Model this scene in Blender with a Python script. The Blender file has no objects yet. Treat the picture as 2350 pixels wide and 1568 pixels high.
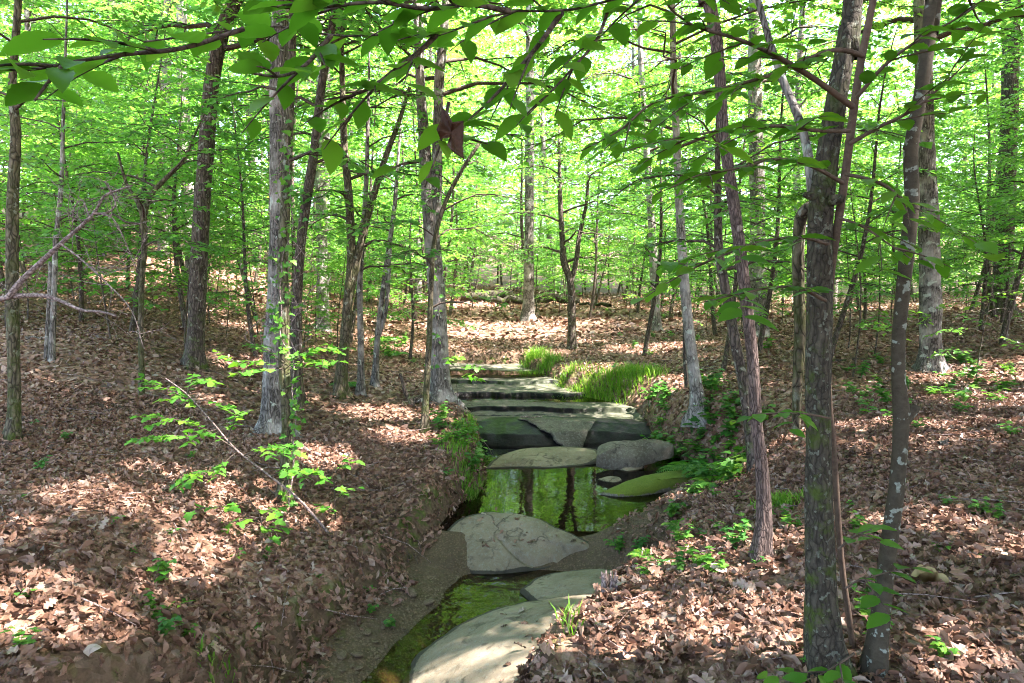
import bpy, math, random
import numpy as np
from mathutils import Vector

# ------------------------------------------------------------------ camera, sky, sun, exposure
sc = bpy.context.scene
COL = sc.collection
CAMZ = 2.6
PITCH = math.atan((341.5 - 300.0) / 682.67)
cam = bpy.data.cameras.new('camera'); cam.lens = 24.0; cam.sensor_width = 36.0
cam.clip_start = 0.05; cam.clip_end = 600.0
camo = bpy.data.objects.new('camera', cam); COL.objects.link(camo)
camo.location = (0, 0, CAMZ); camo.rotation_euler = (math.pi / 2 - PITCH, 0, 0)
sc.camera = camo

SUN_DIR = np.array([0.50, -0.16, 0.85]); SUN_DIR /= np.linalg.norm(SUN_DIR)   # towards the sun
world = bpy.data.worlds.new('World'); sc.world = world; world.use_nodes = True
wn = world.node_tree; wn.nodes.clear()
sky = wn.nodes.new('ShaderNodeTexSky'); sky.sky_type = 'NISHITA'; sky.sun_disc = False
sky.sun_elevation = math.asin(SUN_DIR[2]); sky.sun_rotation = math.atan2(SUN_DIR[0], SUN_DIR[1])
sky.altitude = 200; sky.air_density = 1.0; sky.dust_density = 4.0; sky.ozone_density = 1.0
bg = wn.nodes.new('ShaderNodeBackground'); bg.inputs['Strength'].default_value = 0.15
wo = wn.nodes.new('ShaderNodeOutputWorld')
wn.links.new(sky.outputs[0], bg.inputs[0]); wn.links.new(bg.outputs[0], wo.inputs[0])
sun = bpy.data.lights.new('sun', 'SUN'); sun.energy = 4.4; sun.angle = math.radians(0.5); sun.color = (1.0, 0.95, 0.90)
suno = bpy.data.objects.new('sun', sun); COL.objects.link(suno)
suno.rotation_euler = Vector(SUN_DIR).to_track_quat('Z', 'Y').to_euler()
suno.location = (20, -10, 40)
vs = sc.view_settings
sc.display_settings.display_device = 'sRGB'
vs.view_transform = 'Standard'; vs.look = 'None'; vs.gamma = 1.0; vs.use_curve_mapping = False
vs.exposure = 3.5
vs.use_white_balance = True; vs.white_balance_temperature = 6800; vs.white_balance_tint = 16
cy = sc.cycles
cy.use_denoising = True; cy.use_adaptive_sampling = False; cy.filter_width = 1.0
cy.max_bounces = 8; cy.diffuse_bounces = 5; cy.glossy_bounces = 3; cy.transmission_bounces = 6; cy.transparent_max_bounces = 8
cy.sample_clamp_indirect = 6.0; cy.caustics_reflective = False; cy.caustics_refractive = False

# ------------------------------------------------------------------ helpers
F = 682.67
DS = 2350.0 / 1024.0           # measured on a 2350 px wide print of the photograph
cp, sp_ = math.cos(PITCH), math.sin(PITCH)
def ray(dx, dy):
    a = (dx / DS - 512.0) / F; b = (341.5 - dy / DS) / F
    return np.array([a, b * sp_ + cp, b * cp - sp_])
def atz(dx, dy, z):
    r = ray(dx, dy); t = (z - CAMZ) / r[2]
    return np.array([r[0] * t, r[1] * t, z])
def aty(dx, dy, y):
    r = ray(dx, dy); t = y / r[1]
    return np.array([r[0] * t, y, CAMZ + r[2] * t])

def _h(ix, iy, iz, s):
    n = (ix.astype(np.int64) * 374761393 + iy.astype(np.int64) * 668265263 + iz.astype(np.int64) * 2147483647 + s * 1274126177) & 0xffffffff
    n = ((n ^ (n >> 13)) * 1274126177) & 0xffffffff
    n = ((n ^ (n >> 16)) * 2246822519) & 0xffffffff
    return ((n ^ (n >> 15)) & 0xffff) / 65535.0
def noise3(x, y, z, s=0):
    x, y, z = np.broadcast_arrays(np.asarray(x, float), np.asarray(y, float), np.asarray(z, float))
    ix, iy, iz = np.floor(x), np.floor(y), np.floor(z)
    u, v, w = x - ix, y - iy, z - iz
    u = u * u * (3 - 2 * u); v = v * v * (3 - 2 * v); w = w * w * (3 - 2 * w)
    ix, iy, iz = ix.astype(np.int64), iy.astype(np.int64), iz.astype(np.int64)
    c = lambda a, b, d: _h(ix + a, iy + b, iz + d, s)
    x00 = c(0,0,0) * (1-u) + c(1,0,0) * u; x10 = c(0,1,0) * (1-u) + c(1,1,0) * u
    x01 = c(0,0,1) * (1-u) + c(1,0,1) * u; x11 = c(0,1,1) * (1-u) + c(1,1,1) * u
    return ((x00 * (1-v) + x10 * v) * (1-w) + (x01 * (1-v) + x11 * v) * w) * 2 - 1
def fbm(x, y, z=0.0, o=4, s=0):
    t = 0; a = 1.0; tot = 0
    for i in range(o):
        t = t + a * noise3(x * 2**i, y * 2**i, np.asarray(z) * 2**i, s + i * 17); tot += a; a *= 0.5
    return t / tot
def sstep(a, b, x):
    t = np.clip((x - a) / (b - a), 0, 1); return t * t * (3 - 2 * t)
def nrm(v):
    return v / np.maximum(np.linalg.norm(v, axis=-1, keepdims=True), 1e-9)

def mesh(name, V, faces, mat, smooth=False, attrs=None):
    """faces: one (M,k) array or a list of such arrays"""
    if not isinstance(faces, list): faces = [faces]
    faces = [np.asarray(f, dtype=np.int32) for f in faces if len(f)]
    m = bpy.data.meshes.new(name)
    V = np.asarray(V, dtype=np.float32)
    m.vertices.add(len(V)); m.vertices.foreach_set('co', V.ravel())
    idx = np.concatenate([f.ravel() for f in faces]); cnt = np.concatenate([np.full(len(f), f.shape[1], np.int32) for f in faces])
    m.loops.add(len(idx)); m.loops.foreach_set('vertex_index', idx)
    m.polygons.add(len(cnt)); m.polygons.foreach_set('loop_start', np.concatenate([[0], np.cumsum(cnt)[:-1]]).astype(np.int32))
    if attrs:
        for k, a in attrs.items():
            at = m.attributes.new(k, 'FLOAT', 'POINT'); at.data.foreach_set('value', np.asarray(a, dtype=np.float32))
    m.update(calc_edges=True)
    m.polygons.foreach_set('use_smooth', np.full(len(cnt), smooth))
    m.materials.append(mat)
    return m
STUFF = ('crown', 'branches', 'leaves', 'fronds', 'stalks', 'twigs', 'limbs')
def obj(name, m, parent=None, loc=(0, 0, 0), kind=None):
    if parent is not None and name in STUFF: kind = 'stuff'
    o = bpy.data.objects.new(name, m); COL.objects.link(o); o.location = loc
    if parent is not None: o.parent = parent
    if kind: o['kind'] = kind
    return o
def tag(o, label, cat, group=None):
    o['label'] = label; o['category'] = cat
    if group: o['group'] = group
    return o
def thing(name, loc, label, cat, group=None):
    o = bpy.data.objects.new(name, None); COL.objects.link(o); o.location = loc; o.empty_display_size = 0.2
    return tag(o, label, cat, group)
def dup(root, loc, rz=0.0, s=1.0, label=None, group=None, tilt=(0, 0)):
    r = root.copy(); COL.objects.link(r); r.location = loc; r.rotation_euler = (tilt[0], tilt[1], rz); r.scale = (s, s, s)
    if label: r['label'] = label
    if group: r['group'] = group
    for ch in list(root.children):
        c = ch.copy(); COL.objects.link(c); c.parent = r
        for g in list(ch.children):
            d = g.copy(); COL.objects.link(d); d.parent = c
    return r

def spline(P, n):
    P = np.asarray(P, float)
    if len(P) == 2:
        t = np.linspace(0, 1, n)[:, None]; return P[0] * (1 - t) + P[1] * t
    Q = np.vstack([2 * P[0] - P[1], P, 2 * P[-1] - P[-2]])
    d = np.concatenate([[0], np.cumsum(np.linalg.norm(np.diff(P[:, :3], axis=0), axis=1))])
    s = np.linspace(0, d[-1], n); i = np.clip(np.searchsorted(d, s, 'right') - 1, 0, len(P) - 2)
    t = ((s - d[i]) / np.maximum(d[i + 1] - d[i], 1e-9))[:, None]
    a, b, c, e = Q[i], Q[i + 1], Q[i + 2], Q[i + 3]
    return 0.5 * ((2 * b) + (-a + c) * t + (2*a - 5*b + 4*c - e) * t**2 + (-a + 3*b - 3*c + e) * t**3)

class Geo:
    def __init__(s): s.V = []; s.Fq = []; s.Ft = []; s.n = 0; s.R = []
    def add(s, V, faces, r=None):
        V = np.asarray(V, float).reshape(-1, 3); fs = faces if isinstance(faces, list) else [faces]
        for f in fs:
            f = np.asarray(f, dtype=np.int64)
            if len(f) == 0: continue
            (s.Fq if f.shape[1] == 4 else s.Ft).append(f + s.n)
        s.V.append(V); s.n += len(V)
        s.R.append(np.zeros(len(V)) if r is None else np.broadcast_to(np.asarray(r, float), (len(V),)))
    def mesh(s, name, mat, off=(0, 0, 0), smooth=True):
        fs = []
        if s.Fq: fs.append(np.vstack(s.Fq))
        if s.Ft: fs.append(np.vstack(s.Ft))
        return mesh(name, np.vstack(s.V) - np.asarray(off), fs, mat, smooth, {'rnd': np.concatenate(s.R)})

def tube(P, R, n=6, amp=0.0, fr=3.0, seed=0, cap=True, lob=0.0):
    """swept tube round the polyline P with radii R; amp gives bark furrows"""
    P = np.asarray(P, float); R = np.asarray(R, float); m = len(P)
    T = nrm(np.gradient(P, axis=0))
    ref = np.array([1.0, 0, 0]) if abs(T[:, 0]).mean() < 0.8 else np.array([0, 0, 1.0])
    A = nrm(np.cross(T, ref)); B = np.cross(T, A)
    th = np.linspace(0, 2 * np.pi, n, endpoint=False)
    ct, st = np.cos(th), np.sin(th)
    rr = R[:, None] * np.ones(n)
    if amp > 0:
        s = np.concatenate([[0], np.cumsum(np.linalg.norm(np.diff(P, axis=0), axis=1))])
        k = fr
        f1 = fbm(ct[None] * k + seed, st[None] * k, s[:, None] * 5.0, 3, seed)
        f2 = noise3(ct[None] * 1.2 + seed, st[None] * 1.2, s[:, None] * 1.6, seed + 5)
        rr = rr * (1 + amp * (f1 * 1.3 + f2 * 0.9))
    if lob > 0:
        s = np.concatenate([[0], np.cumsum(np.linalg.norm(np.diff(P, axis=0), axis=1))])[:, None]
        rr = rr * (1 + lob * np.exp(-np.maximum(s - .12, 0) / .16) * np.clip(np.sin(th * 4 + seed) * .6 + .6 * np.sin(th * 3 + seed * 2) + .3, 0, 1.2)[None])
    V = P[:, None] + rr[..., None] * (A[:, None] * ct[None, :, None] + B[:, None] * st[None, :, None])
    i = np.arange(m - 1)[:, None] * n; j = np.arange(n)[None]; j2 = (j + 1) % n
    q = np.stack([i + j, i + j2, i + n + j2, i + n + j], -1).reshape(-1, 4)
    V = V.reshape(-1, 3); fs = [q]
    if cap:
        V = np.vstack([V, P[-1]]); e = (m - 1) * n; jj = np.arange(n)
        fs.append(np.stack([e + jj, e + (jj + 1) % n, np.full(n, m * n)], -1))
    return V, fs

def batch(pv, pf, P, X, N, S, W=None):
    """copies of a small prototype: origin P, x axis X, z axis N, scale S, width factor W"""
    P = np.asarray(P, float); X = nrm(X); Y = nrm(np.cross(N, X)); Z = np.cross(X, Y)
    S = np.broadcast_to(np.asarray(S, float), (len(P),)); W = np.ones(len(P)) if W is None else np.asarray(W)
    v = P[:, None] + S[:, None, None] * (pv[None, :, 0:1] * X[:, None] + pv[None, :, 1:2] * Y[:, None] * W[:, None, None] + pv[None, :, 2:3] * Z[:, None])
    fs = [(f[None] + (np.arange(len(P)) * len(pv))[:, None, None]).reshape(-1, f.shape[1]) for f in pf]
    return v.reshape(-1, 3), fs

# leaf prototypes: x along the blade (0..1), y across, z up
DIA = (np.array([[0, 0, 0], [.42, .30, .07], [1, 0, -.08], [.42, -.30, .07]]), [np.array([[0, 2, 1], [0, 3, 2]])])
OVAL = (np.array([[0, 0, 0], [.28, .25, .06], [.66, .21, .03], [1, 0, -.1], [.66, -.21, .03], [.28, -.25, .06]]),
        [np.array([[0, 2, 1], [0, 3, 2], [0, 4, 3], [0, 5, 4]])])
def strip_leaf(xs, ws, droop=.15, fold=.2, wave=0.0, seed=0, serr=0.0, petiole=0.0):
    r = random.Random(seed); V = []; Fq = []
    for i, (x, w) in enumerate(zip(xs, ws)):
        z0 = -droop * x * x + (r.uniform(-wave, wave))
        for s_ in (-1, 0, 1):
            ww = w * (1 + (serr if i % 2 else -serr) * abs(s_))
            V.append((x, s_ * ww, z0 + fold * ww * abs(s_) + (r.uniform(-wave, wave) if s_ else 0)))
    for i in range(len(xs) - 1):
        a = i * 3
        Fq += [(a, a + 3, a + 4, a + 1), (a + 1, a + 4, a + 5, a + 2)]
    V = np.array(V, float); fs = [np.array(Fq)]
    if petiole > 0:
        b = len(V)
        V = np.vstack([V, [[-petiole, -.008, .0], [-petiole, .008, .0], [0.02, .012, -.004], [0.02, -.012, -.004]]]); fs[0] = np.vstack([fs[0], [[b, b + 1, b + 2, b + 3]]])
    return V, fs
_x = np.linspace(0, 1, 12)
BEECH = [strip_leaf(_x, .255 * np.sin(np.pi * _x ** .8) ** .9 + .004, d, f, .006, k, .05, .1) for k, (d, f) in enumerate([(.12, .25), (.22, .1), (.02, .3), (.3, .2)])]
_m = [(0, 0), (.03, .20), (-.10, .36), (.16, .33), (.34, .58), (.45, .27), (.72, .27), (1, 0)]
def fan_leaf(half, cx=.34, fold=.25, droop=.2, seed=0, jit=.0):
    r = random.Random(seed)
    o = [(x, y) for x, y in half] + [(x, -y) for x, y in half[-2:0:-1]]
    V = [(cx, 0, 0)] + [(x, y, fold * abs(y) - droop * (x * x + y * y) + r.uniform(-jit, jit)) for x, y in o]
    n = len(o)
    return np.array(V, float), [np.array([(0, 1 + (i + 1) % n, 1 + i) for i in range(n)])]
MAPLE = [fan_leaf(_m, .34, f, d, k, .02) for k, (f, d) in enumerate([(.2, .15), (.05, .3), (.3, .1)])]
# dead leaves: lobed oak and plain blades, curled and crumpled
_oakx = np.array([0, .10, .2, .32, .42, .55, .66, .80, .9, 1.0])
_oakw = np.array([.01, .10, .21, .10, .30, .13, .30, .14, .17, .01])
def curled(xs, ws, roll, bend, seed, wave):
    V, f = strip_leaf(xs, ws, 0, 0, wave, seed)
    y = V[:, 1].copy(); x = V[:, 0].copy()
    V[:, 2] += roll * y * y * 4 + bend * (x - .5) ** 2 + .08 * np.sin(7 * x + seed) * np.sign(y)
    V[:, 1] = y * (1 - .5 * abs(roll))
    return V, f
LITTER = [curled(_oakx, _oakw, .5, .35, 1, .05), curled(_oakx, _oakw, -.4, -.3, 2, .04), curled(_oakx, _oakw * 1.1, .2, -.6, 3, .06),
          curled(_x[::2], (.27 * np.sin(np.pi * _x ** .8) + .01)[::2], .7, .5, 4, .04), curled(_x[::2], (.3 * np.sin(np.pi * _x ** .8) + .01)[::2], -.3, -.5, 5, .05),
          curled(_x[::2], (.24 * np.sin(np.pi * _x ** .9) + .01)[::2], 1.0, .2, 6, .04), curled(_oakx, _oakw * 1.2, .05, .15, 7, .03)]

# ------------------------------------------------------------------ materials
def new_mat(name):
    m = bpy.data.materials.new(name); m.use_nodes = True; nt = m.node_tree; nt.nodes.clear()
    out = nt.nodes.new('ShaderNodeOutputMaterial')
    return m, nt, out
class NT:
    def __init__(s, name):
        s.m, s.t, s.out = new_mat(name)
    def n(s, typ, **kw):
        d = s.t.nodes.new('ShaderNode' + typ)
        for k, v in kw.items():
            if k.startswith('_'): setattr(d, k[1:], v)
            else: s.set(d.inputs[k.replace('__', ' ')], v)
        return d
    def set(s, inp, v):
        if isinstance(v, bpy.types.NodeSocket): s.t.links.new(v, inp)
        else: inp.default_value = v
    def ramp(s, fac, stops, interp='LINEAR'):
        d = s.t.nodes.new('ShaderNodeValToRGB'); d.color_ramp.interpolation = interp
        e = d.color_ramp.elements
        while len(e) < len(stops): e.new(0.5)
        for q, (p, c) in zip(e, stops): q.position = p; q.color = tuple(c) + (1,) if len(c) == 3 else c
        s.set(d.inputs[0], fac); return d.outputs[0]
    def mix(s, fac, a, b, typ='MIX'):
        d = s.t.nodes.new('ShaderNodeMix'); d.data_type = 'RGBA'; d.blend_type = typ
        s.set(d.inputs[0], fac)
        for i, v in ((6, a), (7, b)):
            s.set(d.inputs[i], v if isinstance(v, bpy.types.NodeSocket) else (tuple(v) + (1,)))
        return d.outputs[2]
    def math(s, op, a, b=0.0, clamp=False):
        d = s.t.nodes.new('ShaderNodeMath'); d.operation = op; d.use_clamp = clamp
        s.set(d.inputs[0], a); s.set(d.inputs[1], b); return d.outputs[0]
    def map(s, scale, coord='Object'):
        c = s.t.nodes.new('ShaderNodeTexCoord'); mp = s.t.nodes.new('ShaderNodeMapping')
        mp.inputs['Scale'].default_value = scale; s.t.links.new(c.outputs[coord], mp.inputs[0]); return mp.outputs[0]
    def noise(s, vec, scale, detail=4, rough=.55, dist=0.0):
        d = s.t.nodes.new('ShaderNodeTexNoise'); s.set(d.inputs['Vector'], vec)
        d.inputs['Scale'].default_value = scale; d.inputs['Detail'].default_value = detail; d.inputs['Roughness'].default_value = rough
        d.inputs['Distortion'].default_value = dist
        return d.outputs['Fac']
    def voro(s, vec, scale, feat='F1', out='Distance'):
        d = s.t.nodes.new('ShaderNodeTexVoronoi'); d.feature = feat; s.set(d.inputs['Vector'], vec); d.inputs['Scale'].default_value = scale
        return d.outputs[out]
    def attr(s, name):
        d = s.t.nodes.new('ShaderNodeAttribute'); d.attribute_name = name; return d.outputs['Fac']
    def bump(s, h, strength, dist):
        d = s.t.nodes.new('ShaderNodeBump'); d.inputs['Strength'].default_value = strength; d.inputs['Distance'].default_value = dist
        s.set(d.inputs['Height'], h); return d.outputs[0]
    def pbr(s, col, rough=.7, normal=None, spec=.3):
        d = s.t.nodes.new('ShaderNodeBsdfPrincipled'); s.set(d.inputs['Base Color'], col if isinstance(col, bpy.types.NodeSocket) else tuple(col) + (1,))
        s.set(d.inputs['Roughness'], rough); s.set(d.inputs['Specular IOR Level'], spec)
        if normal is not None: s.set(d.inputs['Normal'], normal)
        return d.outputs[0]
    def fin(s, sh):
        s.t.links.new(sh, s.out.inputs['Surface']); return s.m

def leaf_mat(name, stops, trans, tmix=.45, rough=.45, obj_rnd=False, spec=.35):
    k = NT(name)
    if obj_rnd:
        oi = k.t.nodes.new('ShaderNodeObjectInfo'); r = oi.outputs['Random']
    else: r = k.attr('rnd')
    c = k.ramp(r, stops)
    if not obj_rnd:
        ov = k.t.nodes.new('ShaderNodeObjectInfo').outputs['Random']
        c = k.mix(1.0, c, k.ramp(ov, [(0, (.78, .86, 1.25)), (.35, (.95, .97, 1.05)), (.65, (1.03, 1.02, .95)), (1, (1.28, 1.1, .9))]), 'MULTIPLY')
    tc = k.mix(1.0, c, trans, 'MULTIPLY')
    b = k.pbr(c, rough, None, spec)
    tr = k.n('BsdfTranslucent', Color=tc)
    mx = k.t.nodes.new('ShaderNodeMixShader'); mx.inputs[0].default_value = tmix
    k.t.links.new(b, mx.inputs[1]); k.t.links.new(tr.outputs[0], mx.inputs[2])
    return k.fin(mx.outputs[0])
GREEN = [(0, (.045, .155, .030)), (.45, (.072, .21, .040)), (.85, (.108, .26, .048)), (1, (.15, .29, .055))]
M = {}
M['leaf'] = leaf_mat('leaf_green', GREEN, (2.1, 2.0, 1.2), .52, .38, False, .5)
M['leaf_far'] = leaf_mat('leaf_woodland', [(0, (.062, .18, .038)), (.5, (.092, .235, .048)), (1, (.15, .30, .06))], (2.1, 2.0, 1.2), .52, .38, False, .5)
M['leaf_beech'] = leaf_mat('leaf_beech', [(0, (.042, .14, .014)), (.6, (.064, .185, .018)), (1, (.10, .22, .024))], (2.2, 2.1, 1.0), .45, .4, True)
M['leaf_maple'] = leaf_mat('leaf_maple', [(0, (.05, .19, .02)), (.6, (.075, .23, .03)), (1, (.14, .29, .03))], (1.8, 1.8, 1.0), .4, .45, True)
M['leaf_herb'] = leaf_mat('leaf_herb', [(0, (.04, .16, .025)), (.6, (.07, .21, .03)), (1, (.13, .27, .04))], (1.8, 1.8, 1.0), .4, .45)
M['grass'] = leaf_mat('grass_blade', [(0, (.07, .19, .015)), (.6, (.12, .27, .02)), (1, (.26, .32, .07))], (1.7, 1.7, 1.0), .4, .5)
BROWN = [(0, (.034, .018, .012)), (.22, (.115, .058, .037)), (.48, (.22, .117, .076)), (.70, (.305, .178, .126)), (.87, (.39, .265, .21)), (1, (.42, .345, .285))]
def brown_mat(name, obj_rnd):
    k = NT(name)
    r = k.t.nodes.new('ShaderNodeObjectInfo').outputs['Random'] if obj_rnd else k.attr('rnd')
    nz = k.noise(k.map((1, 1, 1)), 60, 2)
    c = k.mix(k.math('MULTIPLY', nz, .5), k.ramp(r, BROWN), (.08, .045, .03))
    b = k.pbr(c, .5, None, .4); tr = k.n('BsdfTranslucent', Color=c)
    mx = k.t.nodes.new('ShaderNodeMixShader'); mx.inputs[0].default_value = .15
    k.t.links.new(b, mx.inputs[1]); k.t.links.new(tr.outputs[0], mx.inputs[2]); return k.fin(mx.outputs[0])
M['litter'] = brown_mat('dead_leaf_mass', False)
M['dead_leaf'] = brown_mat('dead_leaf_single', True)

def bark_mat(name, dark, light, fs=(26, 26, 5), lichen=.0, lcol=(.42, .46, .40), moss=.0, mossz=(0, 1.2), bump=.9, white=0.0, lscale=9, mosscol=(.055, .085, .012), crack=1.0, warp=2.4):
    k = NT(name); v = k.map(fs); w = k.map((1, 1, 1))
    nn_ = k.t.nodes.new('ShaderNodeTexNoise'); nn_.inputs['Scale'].default_value = 6; k.t.links.new(w, nn_.inputs['Vector'])
    va = k.t.nodes.new('ShaderNodeVectorMath'); va.operation = 'MULTIPLY_ADD'; k.t.links.new(nn_.outputs['Color'], va.inputs[0]); va.inputs[1].default_value = (warp, warp, warp); k.t.links.new(v, va.inputs[2])
    f = k.ramp(k.voro(va.outputs[0], 1.0, 'DISTANCE_TO_EDGE'), [(0, (1 - crack, 1 - crack, 1 - crack)), (.07, (1 - .45 * crack,) * 3), (.3, (1, 1, 1))])
    n1 = k.noise(va.outputs[0], 1.3, 6, .7); n2 = k.noise(w, 26, 5, .75)
    h = k.math('ADD', k.math('MULTIPLY', n1, .65), k.math('MULTIPLY', f, .38))
    c = k.mix(k.ramp(h, [(.34, (0, 0, 0)), (.78, (1, 1, 1))]), dark, light)
    c = k.mix(k.math('MULTIPLY', k.math('SUBTRACT', 1.0, f), .6), c, tuple(x * .35 for x in dark))
    c = k.mix(k.ramp(n2, [(.45, (0, 0, 0)), (.7, (.6, .6, .6))]), c, tuple(x * .6 for x in dark))
    if white > 0:
        c = k.mix(k.ramp(k.noise(w, 3.0, 4, .6), [(.52 - white * .2, (0, 0, 0)), (.62, (1, 1, 1))]), c, (.33, .31, .285))
    if lichen > 0:
        l = k.ramp(k.noise(w, lscale, 3, .5), [(.66 - lichen * .16, (0, 0, 0)), (.70 - lichen * .16, (1, 1, 1))])
        l2 = k.math('MULTIPLY', l, k.ramp(n2, [(.35, (.3, .3, .3)), (.55, (1, 1, 1))]))
        c = k.mix(l2, c, lcol)
    if moss > 0:
        sx = k.t.nodes.new('ShaderNodeSeparateXYZ'); k.t.links.new(w, sx.inputs[0])
        mr = k.t.nodes.new('ShaderNodeMapRange'); k.t.links.new(sx.outputs[2], mr.inputs[0])
        mr.inputs[1].default_value = mossz[0]; mr.inputs[2].default_value = mossz[1]; mr.inputs[3].default_value = 1; mr.inputs[4].default_value = .25
        mm = k.math('MULTIPLY', mr.outputs[0], k.ramp(k.noise(w, 7, 5, .7), [(.62 - moss * .3, (0, 0, 0)), (.72 - moss * .2, (1, 1, 1))]))
        c = k.mix(mm, c, mosscol)
    nb = k.bump(h, bump, .03)
    return k.fin(k.pbr(c, .85, nb, .2))
M['bark_dark'] = bark_mat('bark_dark', (.045, .035, .028), (.15, .12, .10), lichen=.25, lcol=(.27, .27, .24), moss=.35, lscale=14)
M['bark_grey'] = bark_mat('bark_grey', (.06, .053, .047), (.24, .22, .20), (34, 34, 4), lichen=.3, white=.25)
M['bark_pale'] = bark_mat('bark_pale', (.10, .09, .08), (.33, .30, .27), (26, 26, 5), lichen=.3, white=.45)
M['bark_mossy'] = bark_mat('bark_mossy', (.045, .038, .025), (.17, .145, .10), (24, 24, 6), lichen=.3, lcol=(.28, .29, .25), moss=.6, mossz=(0, 3.5), mosscol=(.05, .065, .014), lscale=14)
M['bark_oak'] = bark_mat('bark_furrowed', (.05, .036, .032), (.23, .17, .15), (64, 64, 8), lichen=.1, bump=1.0, lcol=(.30, .25, .22), crack=.75, warp=4.5)
M['bark_near'] = bark_mat('bark_cracked', (.020, .017, .013), (.092, .08, .06), (42, 42, 9), lichen=.42, lcol=(.14, .15, .12), moss=.35, mossz=(0, 4.0), lscale=34, crack=.6, warp=5)
M['bark_smooth'] = bark_mat('bark_smooth', (.026, .021, .014), (.062, .052, .036), (10, 10, 26), lichen=.36, lcol=(.21, .235, .20), bump=.25, lscale=24, crack=0, warp=3)
M['bark_red'] = bark_mat('bark_reddish', (.04, .026, .019), (.11, .078, .058), (40, 40, 20), bump=.25, crack=0)
M['bark_far'] = bark_mat('bark_woodland', (.06, .052, .045), (.22, .195, .175), (14, 14, 3), white=.2)
M['twig'] = bark_mat('twig_bark', (.05, .036, .028), (.13, .10, .08), (40, 40, 40), bump=.2)
M['dead_wood'] = bark_mat('dead_wood', (.14, .10, .092), (.40, .31, .29), (30, 30, 30), bump=.4)
M['log'] = bark_mat('log_bark', (.022, .018, .014), (.09, .075, .06), (20, 20, 20), moss=.4, mossz=(0, 1))
# ------------------------------------------------------------------ the ground: banks, creek channel, hillside
_cp = []
def cz(px, py, z): _cp.append(atz(px * DS, py * DS, z))
def cyy(px, py, y): _cp.append(aty(px * DS, py * DS, y))
for a in [(60,683,.85),(200,683,.52),(250,640,.40),(100,600,.9),(0,600,1.02),(300,560,.46),(350,540,.42),(150,520,.95),(0,500,1.12),(400,520,.42),(285,510,.62),
          (420,480,.6),(13,449,1.15),(130,440,1.1),(272,436,.92),(380,440,.8),(450,440,.75),(0,400,1.4),(194,368,1.5),(300,390,1.12),(350,385,1.08),(430,405,.9),
          (100,345,1.9),(0,340,1.95),(250,340,1.75),(330,345,1.55),(400,350,1.35),(440,360,1.22),(500,357,1.2),(571,360,1.2),(640,370,1.18),(520,337,1.5),(650,342,1.5),
          (700,380,1.2),(697,401,1.1),(752,484,.78),(758,571,.92),(800,520,.97),(800,450,1.08),(850,600,.97),(950,600,1.0),(1020,600,1.05),(900,683,.92),(1020,683,.97),
          (600,683,.74),(560,640,.72),(620,600,.72),(690,560,.8),(640,572,.72),(930,370,1.4),(1020,400,1.4),(1020,480,1.2),(900,450,1.2),(850,370,1.38),(1020,350,1.7),(800,400,1.2)]: cz(*a)
for a in [(0,252,22),(100,247,24),(200,254,26),(300,285,28),(380,300,30),(450,303,30),(530,309,29),(600,308,28),(700,314,28),(800,312,26),(900,312,25),(1020,310,22)]: cyy(*a)
for p in [(0,0,1.0),(-4,0,1.05),(4,0,1.05),(-6,-6,1.3),(6,-6,1.2),(-2.2,1.6,.7),(-40,45,9),(0,62,5.2),(40,52,4),(-60,0,6),(60,0,3),(0,-40,1.8),(0,110,12),(-90,90,17),(90,90,10),(-90,-60,6),(90,-60,5),(-18,12,2.6),(18,12,2.0),(14,6,1.4),(-12,5,1.7)]:
    _cp.append(np.array(p, float))
_cp = np.array(_cp)
def _tps(r): return r * r * np.log(r + 1e-9)
_n = len(_cp); _sc = 20.0
_A = np.zeros((_n + 3, _n + 3)); _xy = _cp[:, :2] / _sc
_A[:_n, :_n] = _tps(np.linalg.norm(_xy[:, None] - _xy[None], axis=-1)) + np.eye(_n) * 2e-4
_A[:_n, _n] = 1; _A[:_n, _n + 1:] = _xy; _A[_n:, :_n] = _A[:_n, _n:].T
_W = np.linalg.solve(_A, np.concatenate([_cp[:, 2], np.zeros(3)]))
def bank(x, y):
    x = np.asarray(x, float); y = np.asarray(y, float); sh = x.shape
    q = np.stack([x.ravel(), y.ravel()], -1) / _sc; o = np.zeros(len(q))
    for i in range(0, len(q), 20000):
        qq = q[i:i + 20000]; o[i:i + 20000] = _tps(np.linalg.norm(qq[:, None] - _xy[None], axis=-1)) @ _W[:_n] + _W[_n] + qq @ _W[_n + 1:]
    return o.reshape(sh)
_yl = np.array([-30, 0, 3, 4.46, 5.02, 5.7, 6.2, 7.0, 8.0, 8.4, 9.35, 10.7, 11.6, 14, 16.6, 17.6])
_xl = np.array([-12, -3.6, -1.75, -1.36, -1.24, -1.02, -.96, -.70, -.52, -.40, -.36, -.5, -.85, -1.3, -1.65, -1.7])
_yr = np.array([-30, 0, 3, 3.6, 4.4, 5.4, 6.3, 7.0, 8.5, 9.5, 11, 12, 12.6, 14, 16.6, 17.6])
_xr = np.array([-7, -1.7, -.42, -.06, .30, .95, 1.45, 1.85, 2.65, 2.6, 2.1, 2.05, 1.85, .95, .25, .1])
def XL(y): return np.interp(y, _yl, _xl)
def XR(y): return np.interp(y, _yr, _xr)
def chan(x, y):
    """distance outside the creek channel (negative inside it)"""
    w = .12 * fbm(x * 1.6, y * 1.6, 3.1, 3, 5)
    return np.maximum(np.maximum(XL(y) - x, x - XR(y)) + w, y - 17.3)
_by = np.array([-30, 0, 4, 5.5, 6.3, 6.8, 7.3, 9, 10.8, 11.2, 11.8, 14, 16.6, 17.4])
_bz = np.array([-1.2, -.3, -.14, -.10, -.08, .19, .06, .05, .08, .12, .3, .6, .8, .95])
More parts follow.
